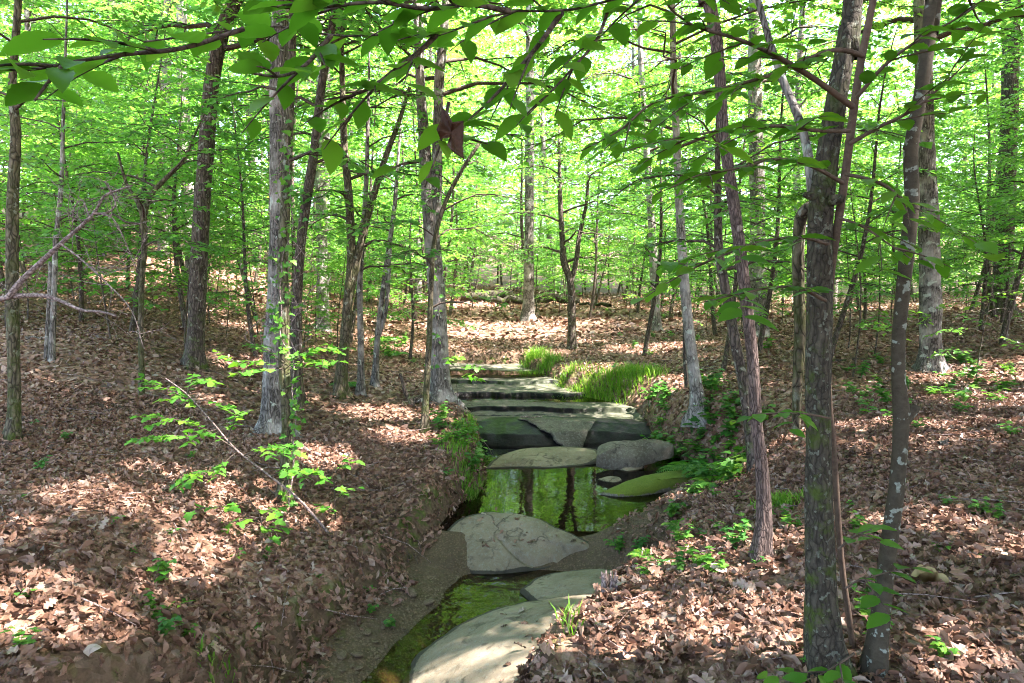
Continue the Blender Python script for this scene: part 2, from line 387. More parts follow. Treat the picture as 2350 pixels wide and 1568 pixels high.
def bed(x, y):
    b = np.interp(y, _by, _bz)
    g = (1 - sstep(0, .75, x - XL(y))) * sstep(7.2, 6.2, y) * sstep(1, 3, y)
    b = b + .22 * g
    r = sstep(-1.15, .0, x - XR(y)) * sstep(5.9, 6.6, y) * sstep(9.4, 8.6, y)
    return b + .38 * r + .02 * fbm(x * 3, y * 3, 0, 3, 9)
def ground(x, y):
    G = bank(x, y); B = bed(x, y); d = chan(x, y)
    w = .27 + .14 * noise3(x * .9, y * .9, 0, 3) + .5 * sstep(9, 10, y) * (x > .6) * (y < 14) + .9 * sstep(6.2, 7.2, y) * sstep(10.5, 9, y) * (x > .6)
    m = sstep(-.02, w, d)
    G = G + .035 * fbm(x * .8, y * .8, 0, 3, 21) + .018 * fbm(x * 5, y * 5, 0, 2, 31)
    G = G + .09 * fbm(x * 4.5, y * 4.5, 1.3, 4, 51) * sstep(.7, .1, d) * (y < 17.5)
    G = G + .05 * sstep(w * .6, w * 1.2, d) * sstep(w * 3, w * 1.3, d) * (y < 9)
    return np.minimum(B, G) * (1 - m) + G * m if False else B * (1 - m) + G * m
def gz(x, y): return float(ground(np.array([x]), np.array([y]))[0])

def axis(lo, hi, c, fine, n):
    t = np.linspace(-1, 1, n); k = 4.2
    s = np.sinh(k * t) / np.sinh(k)
    return np.unique(np.concatenate([c + np.where(s < 0, s * (c - lo), s * (hi - c))]))
gx = np.unique(np.concatenate([np.linspace(-6, 6, 230), 6 + np.cumsum(np.geomspace(.05, 9, 70)), -6 - np.cumsum(np.geomspace(.05, 9, 70))]))
gy = np.unique(np.concatenate([np.linspace(2.2, 18, 295), 18 + np.cumsum(np.geomspace(.05, 8, 75)), 2.2 - np.cumsum(np.geomspace(.06, 8, 45))]))
GX, GY = np.meshgrid(gx, gy); GZ = ground(GX, GY)
nx, ny = len(gx), len(gy)
ii, jj = np.meshgrid(np.arange(ny - 1), np.arange(nx - 1), indexing='ij'); q0 = (ii * nx + jj).ravel()
gf = np.stack([q0, q0 + 1, q0 + nx + 1, q0 + nx], -1)
CH = chan(GX, GY)

def gfast(x, y):
    i = np.clip(np.searchsorted(gy, y) - 1, 0, ny - 2); j = np.clip(np.searchsorted(gx, x) - 1, 0, nx - 2)
    u = np.clip((x - gx[j]) / (gx[j + 1] - gx[j]), 0, 1); v = np.clip((y - gy[i]) / (gy[i + 1] - gy[i]), 0, 1)
    return (GZ[i, j] * (1 - u) + GZ[i, j + 1] * u) * (1 - v) + (GZ[i + 1, j] * (1 - u) + GZ[i + 1, j + 1] * u) * v
def gz(x, y): return float(gfast(np.array([x]), np.array([y]))[0])

k = NT('forest_floor'); w = k.map((1, 1, 1))
cell = k.voro(k.map((1, 1, 1.2)), 16, 'F1', 'Color')
sep = k.t.nodes.new('ShaderNodeSeparateColor'); k.t.links.new(cell, sep.inputs[0])
n1 = k.noise(w, 35, 4, .6)
lit = k.mix(.35, k.ramp(sep.outputs[0], BROWN), k.ramp(n1, [(.3, (.05, .028, .018)), (.7, (.24, .14, .09))]))
soil = k.mix(k.noise(w, 14, 5, .7), (.035, .023, .015), (.17, .11, .07))
soil = k.mix(k.ramp(k.noise(w, 3.5, 3, .6), [(.54, (0, 0, 0)), (.62, (1, 1, 1))]), soil, k.mix(n1, (.03, .045, .010), (.10, .125, .022)))
gravel_c = k.mix(k.ramp(k.voro(w, 45, 'F1'), [(.1, (1, 1, 1)), (.5, (0, 0, 0))]), (.06, .040, .023), (.20, .135, .082))
sand = k.mix(k.noise(w, 2.2, 4, .6), gravel_c, (.12, .084, .054))
c = k.mix(k.attr('bank'), lit, soil); c = k.mix(k.attr('bed'), c, sand)
hgt = k.math('ADD', k.math('ADD', k.math('MULTIPLY', k.noise(w, 9, 6, .75), 1.2), k.math('MULTIPLY', k.voro(w, 16, 'F1'), .8)), k.math('MULTIPLY', n1, .4))
M['floor'] = k.fin(k.pbr(c, .8, k.bump(hgt, .7, .05), .25))
gm = mesh('ground', np.stack([GX, GY, GZ], -1).reshape(-1, 3), gf, M['floor'], True,
          {'bank': (sstep(.55, .15, CH + .15 * fbm(GX * 3, GY * 3, 0, 3, 77)) * (GY < 17.5)).ravel(), 'bed': (sstep(.12, -.12, CH)).ravel()})
ground_o = obj('ground', gm, kind='structure')

# ------------------------------------------------------------------ rocks
def rock_mat(name, a, b, lich=(.23, .24, .20), moss=0.0, wet=False):
    k = NT(name); w = k.map((1, 1, 1))
    n1 = k.noise(w, 2.3, 6, .65); n2 = k.noise(w, 28, 5, .75); n3 = k.noise(w, 110, 3, .7)
    c = k.mix(k.ramp(n1, [(.35, (0, 0, 0)), (.68, (1, 1, 1))]), a, b)
    c = k.mix(k.ramp(n2, [(.5, (0, 0, 0)), (.72, (.8, .8, .8))]), c, lich)
    c = k.mix(k.ramp(n3, [(.55, (0, 0, 0)), (.75, (.7, .7, .7))]), c, tuple(x * .4 for x in a))
    st = k.ramp(k.noise(w, 5.5, 5, .7, .6), [(.55, (0, 0, 0)), (.66, (.75, .75, .75))])
    c = k.mix(st, c, tuple(x * .45 for x in a))
    nn_ = k.t.nodes.new('ShaderNodeTexNoise'); nn_.inputs['Scale'].default_value = 3; nn_.inputs['Detail'].default_value = 5; k.t.links.new(w, nn_.inputs['Vector'])
    ck = k.ramp(k.voro(k.mix(.35, w, nn_.outputs['Color']), 2.6, 'DISTANCE_TO_EDGE'), [(0, (1, 1, 1)), (.012, (.5, .5, .5)), (.03, (0, 0, 0))])
    ck = k.math('MULTIPLY', ck, k.ramp(k.noise(w, 1.7, 2), [(.48, (0, 0, 0)), (.58, (1, 1, 1))]))
    c = k.mix(k.math('MULTIPLY', ck, .8), c, tuple(x * .25 for x in a))
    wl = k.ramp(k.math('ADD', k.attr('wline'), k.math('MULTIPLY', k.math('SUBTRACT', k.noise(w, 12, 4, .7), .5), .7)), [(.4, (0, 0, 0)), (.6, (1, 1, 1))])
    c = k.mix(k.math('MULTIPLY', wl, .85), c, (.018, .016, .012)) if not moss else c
    if moss > 0:
        mm = k.ramp(k.math('ADD', k.attr('moss'), k.math('MULTIPLY', k.math('SUBTRACT', k.noise(w, 9, 5, .75), .5), 1.3)), [(.45, (0, 0, 0)), (.6, (1, 1, 1))])
        c = k.mix(mm, c, k.mix(k.noise(w, 60, 3), (.045, .08, .008), (.15, .19, .018)))
    h = k.math('ADD', k.math('MULTIPLY', n2, .6), k.math('MULTIPLY', n3, .35))
    rough = .85
    if wet:
        wt = k.ramp(k.math('ADD', k.attr('wet'), k.math('MULTIPLY', k.math('SUBTRACT', k.noise(w, 7, 5, .7), .5), .9)), [(.42, (0, 0, 0)), (.58, (1, 1, 1))])
        c = k.mix(wt, c, k.mix(n2, (.0015, .0015, .002), (.009, .008, .0095)))
        al = k.ramp(k.math('ADD', k.attr('algae'), k.math('MULTIPLY', k.math('SUBTRACT', k.noise(w, 5, 6, .75), .5), 1.4)), [(.45, (0, 0, 0)), (.62, (.55, .55, .55))])
        c = k.mix(al, c, k.mix(n2, (.045, .052, .034), (.12, .135, .085)))
        rough = k.math('SUBTRACT', .8, k.math('MULTIPLY', wt, .5))
    sh = k.pbr(c, rough, k.bump(h, .5, .02), .4)
    if wet: sh.node.inputs['Specular IOR Level'].default_value = .10
    return k.fin(sh)
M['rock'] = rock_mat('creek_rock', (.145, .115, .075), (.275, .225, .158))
M['rock_moss'] = rock_mat('mossy_rock', (.075, .065, .048), (.15, .13, .10), moss=1)
M['rock_wet'] = rock_mat('wet_ledge_rock', (.075, .068, .055), (.15, .138, .112), wet=True)
M['stone'] = rock_mat('small_stone', (.07, .048, .03), (.19, .14, .09), lich=(.17, .12, .075))

def rock_mesh(name, outline, dome, mat, nr=26, ns=110, p=2.6, rough=.012, seed=0, skirt=.45, crack=None, mossf=None, lump=.03):
    O = spline(np.vstack([outline, outline[:1]]), ns + 1)[:-1]
    c = O.mean(0); A = np.c_[O[:, :2] - c[:2], np.ones(len(O))]; pl = np.linalg.lstsq(A, O[:, 2], rcond=None)[0]
    rs = np.linspace(0, 1, nr)[1:] ** .8
    xy = c[None, None, :2] + (O[None, :, :2] - c[:2]) * rs[:, None, None]
    zpl = (xy - c[:2]) @ pl[:2] + pl[2]
    res = O[:, 2] - ((O[:, :2] - c[:2]) @ pl[:2] + pl[2])
    z = zpl + res[None] * rs[:, None] ** 2 + dome * (1 - rs[:, None] ** p)
    z = z + lump * fbm(xy[..., 0] * 1.7 + seed, xy[..., 1] * 1.7, 0, 3, seed) * (1 - .5 * rs[:, None]) + rough * fbm(xy[..., 0] * 9, xy[..., 1] * 9, 0, 3, seed + 3)
    if crack is not None:
        for cr in crack:
            C = spline(cr, 40)[:, :2]
            dd = np.min(np.linalg.norm(xy[:, :, None] - C[None, None], axis=-1), -1)
            z = z - .05 * np.exp(-(dd / .024) ** 2) + .012 * np.exp(-(dd / .07) ** 2)
    V = [np.array([[c[0], c[1], c[2] + dome + (pl[2] - c[2])]]), np.concatenate([xy, z[..., None]], -1).reshape(-1, 3)]
    for kk, (ex, dz) in enumerate([(1.015, .05), (1.03, .14), (1.0, skirt)]):
        xo = c[:2] + (O[:, :2] - c[:2]) * ex
        wob = .015 * fbm(xo[:, 0] * 6, xo[:, 1] * 6, dz * 9, 3, seed + 9)
        V.append(np.c_[xo + wob[:, None], z[-1] - dz])
    V = np.vstack(V); R = nr - 1 + 3
    j = np.arange(ns); j2 = (j + 1) % ns
    t = np.stack([np.zeros(ns, int), 1 + j, 1 + j2], -1)
    q = np.concatenate([np.stack([1 + r * ns + j, 1 + (r + 1) * ns + j, 1 + (r + 1) * ns + j2, 1 + r * ns + j2], -1) for r in range(R - 1)])
    rad = np.concatenate([[0], np.repeat(rs, ns), np.full(3 * ns, 1.1)])
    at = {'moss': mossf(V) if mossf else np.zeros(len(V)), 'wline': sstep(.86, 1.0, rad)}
    return mesh(name, V, [t, q], mat, True, at), c
def rock(name, pts, dome, label, mat='rock', **kw):
    O = np.array([atz(a, b, z) for a, b, z in pts]); m, c = rock_mesh(name, O, dome, M[mat], **kw)
    o = obj(name, m); tag(o, label, 'rock'); return o
cr1 = [np.array([atz(a, b, z) for a, b, z in [(1145, 1262, .1), (1170, 1275, .1), (1200, 1284, .09), (1235, 1284, .09), (1268, 1280, .09)]])]
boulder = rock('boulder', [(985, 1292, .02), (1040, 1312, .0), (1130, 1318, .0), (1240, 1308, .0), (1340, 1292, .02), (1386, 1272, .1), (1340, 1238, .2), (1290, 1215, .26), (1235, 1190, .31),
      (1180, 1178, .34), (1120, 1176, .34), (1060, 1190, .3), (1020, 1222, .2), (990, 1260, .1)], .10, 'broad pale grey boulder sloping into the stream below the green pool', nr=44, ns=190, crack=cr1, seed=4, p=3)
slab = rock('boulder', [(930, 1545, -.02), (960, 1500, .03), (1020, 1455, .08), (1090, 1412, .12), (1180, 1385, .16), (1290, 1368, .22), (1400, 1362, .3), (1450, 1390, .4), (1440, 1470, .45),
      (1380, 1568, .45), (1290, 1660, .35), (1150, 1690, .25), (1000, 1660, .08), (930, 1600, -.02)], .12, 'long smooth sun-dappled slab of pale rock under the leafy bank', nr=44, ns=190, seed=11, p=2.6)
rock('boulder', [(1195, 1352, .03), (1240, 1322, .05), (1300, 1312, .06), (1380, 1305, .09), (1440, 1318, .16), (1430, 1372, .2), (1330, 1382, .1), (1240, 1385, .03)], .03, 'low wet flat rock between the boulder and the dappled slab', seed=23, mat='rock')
rock('boulder', [(1112, 1076, .215), (1180, 1072, .22), (1260, 1073, .22), (1340, 1066, .23), (1376, 1052, .27), (1368, 1032, .33), (1310, 1024, .35), (1240, 1026, .34), (1180, 1034, .3), (1140, 1050, .26)], .05,
     'flat tan rock shelf lying across the head of the pool', seed=31)
rock('boulder', [(1370, 1046, .42), (1400, 1052, .38), (1450, 1048, .40), (1500, 1036, .44), (1545, 1022, .5), (1520, 1010, .56), (1470, 1009, .58), (1410, 1014, .56), (1375, 1024, .5)], .07,
     'dark flat-topped rock perched on a smaller stone beside the pool', seed=37, skirt=.16, mat='rock_moss', mossf=lambda V: np.full(len(V), .25))
rock('stone', [(1408, 1078, .2), (1440, 1084, .2), (1474, 1078, .2), (1476, 1056, .3), (1450, 1050, .34), (1420, 1056, .32)], .06, 'small angular stone propping up the flat-topped rock', seed=41, ns=40, nr=10, rough=.03)
rock('boulder', [(1378, 1132, .23), (1420, 1136, .235), (1480, 1130, .25), (1540, 1112, .30), (1600, 1100, .36), (1640, 1092, .42), (1600, 1080, .44), (1540, 1080, .42), (1480, 1090, .38), (1420, 1112, .29)], .05,
     'low tapering rock capped with bright green moss at the pool edge', seed=43, mat='rock_moss', mossf=lambda V: .95 - .25 * np.abs((V[:, 0] - 1.55) / .5) - .8 * (V[:, 2] < .24))
rock('stone', [(1372, 1100, .22), (1395, 1106, .22), (1425, 1104, .225), (1420, 1096, .24), (1390, 1094, .24)], .02, 'narrow dark stone breaking the surface of the pool', seed=47, ns=30, nr=8)
rock('stone', [(1375, 1268, .14), (1395, 1278, .1), (1425, 1276, .1), (1428, 1262, .16), (1400, 1254, .2)], .05, 'black wet stone at the pool outlet beside the boulder', seed=53, ns=36, nr=8, mat='stone')

# the stepped ledge with its little waterfall face
ly = np.array([10.86, 10.9, 11.02, 11.22, 11.6, 12.18, 12.24, 12.9, 12.98, 13.5, 13.58, 14.5, 14.58, 15.9, 16.0, 17.5])
lz = np.array([-.10, .06, .24, .39, .52, .585, .665, .69, .625, .64, .755, .80, .875, .91, .96, .985])
sx_ = np.linspace(0, 1, 210); sy_ = np.concatenate([np.linspace(10.86, 12.4, 120), np.linspace(12.42, 17.4, 190)])
LX = (XL(sy_) - .45)[:, None] * (1 - sx_)[None] + (XR(sy_) + .22)[:, None] * sx_[None]
LY = sy_[:, None] + 0 * LX
wv = .34 * fbm(LX * .9, LY * .3, 0, 4, 88) + .05 * fbm(LX * 6, LY * 2, 0, 3, 89)
ys = LY + np.where(LY > 11.8, 1, (LY - 10.86) / .94) * wv * 1.4 + .1 * np.sin(LX * 1.7) * sstep(10.9, 12.5, LY)
LZ = np.interp(ys, ly, lz)
# wedge of drier rock standing proud in the middle of the face
hh_ = np.clip((LY - 10.95) / .75, 0, 1); wl_ = .92 - .72 * hh_ + .16 * fbm(LX * 2.5, LY * 4, 0, 4, 41); wr_ = .99 + .32 * hh_
wedge = sstep(wl_ - .05, wl_ + .06, LX) * (1 - sstep(wr_ - .08, wr_ + .3, LX)) * sstep(12.0, 11.6, LY)
LYo = LY - .10 * sstep(0, .8, wedge) * sstep(12.1, 11.2, LY)
bul = .10 * np.cos((LX - .1) * 2.4) * sstep(11.9, 11.2, LY)
LYo = LYo - bul
LZ = LZ - .02 * np.exp(-((ys - 11.95) / .03) ** 2) - .018 * np.exp(-((ys - 13.9) / .03) ** 2) - .018 * np.exp(-((ys - 15.2) / .04) ** 2)
LZ = LZ + .03 * wedge + .018 * fbm(LX * 4, LY * 4, 0, 4, 90) + .03 * fbm(LX * .8, LY * .8, 0, 2, 93)
a_, b_ = LX.shape; ii, jj = np.meshgrid(np.arange(a_ - 1), np.arange(b_ - 1), indexing='ij'); q0 = (ii * b_ + jj).ravel()
wet = 1.35 * sstep(.61, .53, LZ + .09 * fbm(LX * 2.2, LY * 2.2, 0, 3, 71) - .05 * LX) * (1 - sstep(.12, .5, wedge)) * (LY < 11.9) + .5 * ((ys > 12.86) & (ys < 13.55)) + .25 * (LY > 12)
for yy in (12.21, 13.54, 14.54, 15.95): wet = wet + .8 * np.exp(-((ys - yy) / .055) ** 2)  # step risers drawn darker than the treads
for yy in (11.95, 13.9, 15.2): wet = wet + .45 * np.exp(-((ys - yy) / .035) ** 2)  # thin darker lines along the grooves
alg = .35 + .45 * sstep(.7, 1.8, LX) * sstep(13.6, 12.6, LY) + .3 * sstep(13.2, 14, LY) * sstep(-.8, .4, LX) - 1.2 * sstep(.56, .50, LZ) * (LY < 11.9) - .5 * wedge
ledge = mesh('rock_ledge', np.stack([LX, LYo, LZ], -1).reshape(-1, 3), np.stack([q0, q0 + 1, q0 + b_ + 1, q0 + b_], -1), M['rock_wet'], True, {'wet': wet.ravel(), 'algae': alg.ravel()})
tag(obj('rock_ledge', ledge), 'wide stepped rock ledge with a dark wet face above the pool', 'rock ledge')

# ------------------------------------------------------------------ water
def water_mat(name, tint, depthmix, ripple, ior=1.38):
    k = NT(name); w = k.map((1, 1, 1))
    nb = k.bump(k.noise(w, 5, 3, .5), ripple, .05)
    lw = k.t.nodes.new('ShaderNodeFresnel'); lw.inputs['IOR'].default_value = ior; k.t.links.new(nb, lw.inputs['Normal'])
    tr = k.n('BsdfTransparent', Color=tuple(tint) + (1,)); gl = k.n('BsdfGlossy', Color=(.62, .60, .60, 1), Roughness=.015); k.t.links.new(nb, gl.inputs['Normal'])
    df = k.n('BsdfDiffuse', Color=(.016, .015, .007, 1))
    m1 = k.t.nodes.new('ShaderNodeMixShader'); m1.inputs[0].default_value = depthmix
    k.t.links.new(tr.outputs[0], m1.inputs[1]); k.t.links.new(df.outputs[0], m1.inputs[2])
    m2 = k.t.nodes.new('ShaderNodeMixShader'); k.t.links.new(lw.outputs[0], m2.inputs[0])
    k.t.links.new(m1.outputs[0], m2.inputs[1]); k.t.links.new(gl.outputs[0], m2.inputs[2])
    return k.fin(m2.outputs[0])
M['water'] = water_mat('pool_water', (.34, .29, .19), .10, .035)
M['water_run'] = water_mat('running_water', (.70, .62, .45), .08, .35, 1.33)
def water(name, y0, y1, z, mat, m=.35, lo=None, hi=None, n=24):
    Y = np.linspace(y0, y1, n); a = XL(Y) - m if lo is None else np.full(n, lo); b = XR(Y) + m if hi is None else np.full(n, hi)
    V = np.concatenate([np.c_[a, Y, np.full(n, z)], np.c_[b, Y, np.full(n, z)]])
    i = np.arange(n - 1)
    return obj(name, mesh(name, V, np.stack([i, n + i, n + i + 1, i + 1], -1), M[mat]), kind='structure')
water('pool_water', 6.92, 10.98, .215, 'water')
water('stream_water', -6, 6.9, .0, 'water_run')
water('ledge_water', 12.7, 13.75, .69, 'water', .1)
water('ledge_water', 15.0, 17.3, .945, 'water', .1)
# ------------------------------------------------------------------ trees
UP = np.array([0, 0, 1.0])
# ground spots that direct sun reaches through holes in the canopy: display x, y, radius in m
HOLES = []
for hx, hy, hr in [(90, 1400, .45), (230, 1150, .55), (330, 1090, .35), (560, 1150, .5), (480, 1200, .5), (420, 1290, .3), (40, 1230, .25), (640, 1190, .3), (860, 950, .55), (930, 1000, .45), (740, 1050, .35),
                   (1110, 1450, .40), (1250, 1400, .35), (1010, 1530, .25), (1390, 1420, .6), (1500, 1400, .65), (1560, 1330, .5), (1650, 1270, .4), (1500, 1330, .45), (1620, 1420, .55), (1380, 1300, .18),
                   (1080, 755, 1.6), (1200, 760, 1.5), (1300, 740, 1.2), (1520, 880, .8), (1480, 800, .9), (430, 620, 1.6), (560, 650, 1.4), (300, 640, 1.2), (1330, 850, .8), (1220, 815, .7),
                   (2200, 870, .9), (2320, 850, .9), (2250, 980, .6), (2100, 1000, .6), (1980, 1000, .5), (2290, 920, .8), (2180, 1530, .22), (2230, 1460, .2), (1700, 1060, .45), (2060, 1200, .25), (2330, 1260, .25), (1060, 700, 1.5), (640, 830, .5), (540, 830, .6)]:
    r = ray(hx, hy)
    t = np.linspace(2, 60, 1200); pts = r[None] * t[:, None] + np.array([0, 0, CAMZ]); below = np.nonzero(pts[:, 2] < bank(pts[:, 0], pts[:, 1]))[0]
    if len(below): HOLES.append(np.append(pts[below[0]], hr))
for hx, hy, hyy, hr in [(450, 960, 5.9, .35), (560, 830, 6.2, .35), (700, 815, 6.3, .3), (480, 1090, 5.8, .3), (600, 1180, 5.5, .25), (770, 1120, 6.3, .25), (340, 1360, 4.2, .2), (1080, 845, 10.0, .3), (350, 960, 5.8, .3)]: HOLES.append(np.append(aty(hx, hy, hyy), hr))
HOLES = np.array(HOLES)
def shaded(P):
    """False for leaves standing in a shaft of sun"""
    keep = np.ones(len(P), bool)
    for h in HOLES:
        d = P - h[:3]; al = d @ SUN_DIR
        off = np.linalg.norm(d - al[:, None] * SUN_DIR, axis=1)
        keep &= ~((al > .8) & (off < h[3] * (1 + .45 * noise3(P[:, 0] * 1.3, P[:, 1] * 1.3, P[:, 2] * 1.3, 5)) + al * .006))
    return keep

def spray(rng, G, LP, base, d0, L, r0, leafsp, lsz, nsub=7, droop=.25, rise=.25, tw=3, sides=4, flat=.35, subl=.55):
    """one bough: a curved limb, side twigs in a flat fan, leaves along them. LP collects leaf (pos, dir, normal, size)"""
    n = 7; t = np.linspace(0, 1, n)[:, None]
    h = nrm(np.array([d0[0], d0[1], 0.0])); side = np.array([-h[1], h[0], 0])
    bend = rng.uniform(-.25, .25)
    P = base + h * L * t * (1 - .05 * t) + side * L * bend * t**2 + UP * L * (rise * t + (d0[2] - rise) * t * (1 - t) - droop * t**2)
    P[1:-1] += rng.normal(0, .015 * L, (n - 2, 3))
    if G is not None: G.add(*tube(P, r0 * (1 - .85 * t[:, 0]), sides, cap=False))
    tl = [(P[int(n * .45):], 1.0)]
    for k in range(nsub):
        f = .22 + .76 * (k + rng.uniform(0, .6)) / nsub; i = f * (n - 1); a = int(min(i, n - 2)); b0 = P[a] + (P[a + 1] - P[a]) * (i - a)
        fw = nrm(P[a + 1] - P[a]); sd = nrm(np.cross(fw, UP)) * (1 if k % 2 else -1)
        dd = nrm(fw * rng.uniform(.5, .9) + sd * rng.uniform(.6, 1.0) + UP * rng.uniform(-.12, .16)); sl = L * subl * (1.1 - .75 * f) * rng.uniform(.7, 1.25)
        tt = np.linspace(0, 1, 4)[:, None]; Q = b0 + dd * sl * tt - UP * sl * .14 * tt**2
        if G is not None: G.add(*tube(Q, r0 * .35 * (1 - .8 * tt[:, 0]) + .0015, 3, cap=False))
        tl.append((Q, .8))
        for m in range(tw):
            ff = rng.uniform(.3, .95); c0 = Q[0] + (Q[-1] - Q[0]) * ff; ss = nrm(np.cross(dd, UP)) * (1 if m % 2 else -1)
            d2 = nrm(dd * .7 + ss * rng.uniform(.5, 1) + UP * rng.uniform(-.15, .12)); l2 = sl * rng.uniform(.3, .55)
            tl.append((np.stack([c0, c0 + d2 * l2 * .5, c0 + d2 * l2 - UP * l2 * .08]), .7))
    for Q, _ in tl:
        seg = np.linalg.norm(np.diff(Q, axis=0), axis=1); tot = seg.sum(); m = max(2, int(tot / leafsp))
        s = (np.arange(m) + rng.uniform(0, 1, m)) / m * tot; cs = np.concatenate([[0], np.cumsum(seg)]); i = np.clip(np.searchsorted(cs, s, 'right') - 1, 0, len(seg) - 1)
        p = Q[i] + (Q[i + 1] - Q[i]) * ((s - cs[i]) / np.maximum(seg[i], 1e-6))[:, None]
        fw = nrm(Q[i + 1] - Q[i]); sd = nrm(np.cross(fw, UP)) * np.where(np.arange(m) % 2, 1, -1)[:, None]
        X = nrm(fw * rng.uniform(.2, .9, (m, 1)) + sd + UP * rng.uniform(-.45, .15, (m, 1)))
        N = nrm(UP + rng.normal(0, flat, (m, 3)))
        LP.append((p + rng.normal(0, .01, (m, 3)), X, N, lsz * rng.uniform(.5, 1.35, m)))

def leaves_geo(LP, rng, proto=DIA, cull=True, off=None, clump=True):
    P = np.vstack([l[0] for l in LP]); X = np.vstack([l[1] for l in LP]); N = np.vstack([l[2] for l in LP]); S = np.concatenate([l[3] for l in LP])
    if cull:
        kp = shaded(P if off is None else P + off); P, X, N, S = P[kp], X[kp], N[kp], S[kp]
    V, f = batch(proto[0], proto[1], P, X, N, S, rng.uniform(.85, 1.25, len(P)))
    g = Geo(); r = np.clip(.5 + .32 * noise3(P[:, 0] * .8, P[:, 1] * .8, P[:, 2] * .8, 3) + rng.normal(0, .2, len(P)), 0, 1)
    g.add(V, f, np.repeat(r, len(proto[0]))); return g

def crown(rng, G, LP, T, R, z0, nb, bl, lsz, leafsp, low=.6, rise=.3, nsub=7, tw=3, taper=True, droop=.2, azr=None, big=0.0):
    """boughs all the way up a trunk polyline T from height z0 (above the base) to the tip"""
    s = T[:, 2] - T[0, 2]; zt = s.max()
    for k in range(nb):
        f = (k + rng.uniform(0, 1)) / nb; z = z0 + (zt - z0) * f ** .9
        i = np.interp(z, s, np.arange(len(T))); a = int(min(i, len(T) - 2)); p = T[a] + (T[a + 1] - T[a]) * (i - a); r = np.interp(z, s, R)
        az = k * 2.399 + rng.uniform(-.5, .5) if azr is None else rng.uniform(*azr)
        L = bl * (np.sin(np.pi * (.22 + .7 * f)) if taper else 1) * rng.uniform(.65, 1.2)
        el = low + (rise + .5) * f * .6
        spray(rng, G, LP, p, np.array([math.cos(az), math.sin(az), el]), L, min(max(r * .45, .006), .05), leafsp, lsz * (1 + big * float(sstep(6.0, 9.0, p[2]))), nsub, droop, rise * rng.uniform(.4, 1.4), tw)

def flare(R, P, k=.35, h=.35):
    return R * (1 + k * np.exp(-(P[:, 2] - P[0, 2]) / h))

# ---- prototypes for the woods
protos = {}; TRI = [0]
def make_proto(kind, seed):
    rng = np.random.default_rng(seed); G = Geo(); LP = []
    if kind == 'under':
        H = rng.uniform(5.0, 8.0); lean = rng.normal(0, .07, 2)
        z = np.linspace(-.3, H, 12); T = np.c_[lean[0] * z + .1 * np.sin(z * 1.1 + seed), lean[1] * z + .1 * np.cos(z * .9 + seed), z]; R = np.interp(z, [-.3, H], [.035 + .004 * H, .006])
        G.add(*tube(T, R, 7)); crown(rng, G, LP, T, R, 1.3 + rng.uniform(0, .8), 24, 2.3, .115, .068, .35, .15, 7, 3)
        nm, lm, tm = 'understory_tree', 'leaf', 'bark_dark'
    elif kind == 'sap':
        H = rng.uniform(2.0, 3.6); z = np.linspace(-.1, H, 8); T = np.c_[.12 * np.sin(z + seed), .1 * np.cos(z * 1.3 + seed), z]; R = np.interp(z, [0, H], [.016, .003])
        G.add(*tube(T, R, 5)); crown(rng, G, LP, T, R, .7, 11, 1.1, .095, .06, .3, .1, 5, 2)
        nm, lm, tm = 'sapling', 'leaf', 'bark_dark'
    else:
        H = rng.uniform(17, 23); lean = rng.normal(0, .025, 2); z = np.concatenate([np.linspace(-.4, 1.2, 6), np.linspace(1.8, H, 16)])
        T = np.c_[lean[0] * z + .12 * np.sin(z * .35 + seed), lean[1] * z + .12 * np.cos(z * .3 + seed), z]; r0 = rng.uniform(.13, .22)
        R = flare(np.interp(z, [-.4, H], [r0, .03]), T, .45, .4); G.add(*tube(T, R, 12, .06, 2.0, seed, lob=.6))
        crown(rng, G, LP, T, R, 6.5 + rng.uniform(-1, 1.5), 34, 4.3, .22, .112, .6, .35, 9, 3)
        nm, lm, tm = 'canopy_tree', 'leaf_far', 'bark_far'
    lg = leaves_geo(LP, rng, DIA, False)
    return nm, G.mesh('trunk', M[tm]), lg.mesh('crown', M[lm], smooth=False), H, np.vstack(lg.V), np.concatenate(lg.R), M[lm]
for kd, n in (('under', 6), ('sap', 4), ('canopy', 5)): protos[kd] = [make_proto(kd, 100 + 7 * i + len(kd)) for i in range(n)]
def put(kind, i, loc, rz, s, label, cat, group, tilt=(0, 0)):
    nm, tm, cm, H, LV, LR, lmat = protos[kind][i]
    ca, sa = math.cos(rz) * s, math.sin(rz) * s; q = LV.reshape(-1, 4, 3); pc = q[:, 0]
    w = np.c_[pc[:, 0] * ca - pc[:, 1] * sa + loc[0], pc[:, 0] * sa + pc[:, 1] * ca + loc[1], pc[:, 2] * s + loc[2]]
    kp = shaded(w)
    if (~kp).sum() > 12:      # this one has gaps of its own where sun shafts come down
        V = q[kp].reshape(-1, 3); nn = kp.sum(); ff = (DIA[1][0][None] + (np.arange(nn) * 4)[:, None, None]).reshape(-1, 3)
        cm = mesh('crown', V, ff, lmat, False, {'rnd': LR.reshape(-1, 4)[kp].ravel()}); TRI[0] += nn * 2
    r = thing(nm, loc, label, cat, group); r.rotation_euler = (tilt[0], tilt[1], rz); r.scale = (s, s, s)
    obj('trunk', tm, r); obj('crown', cm, r); return r

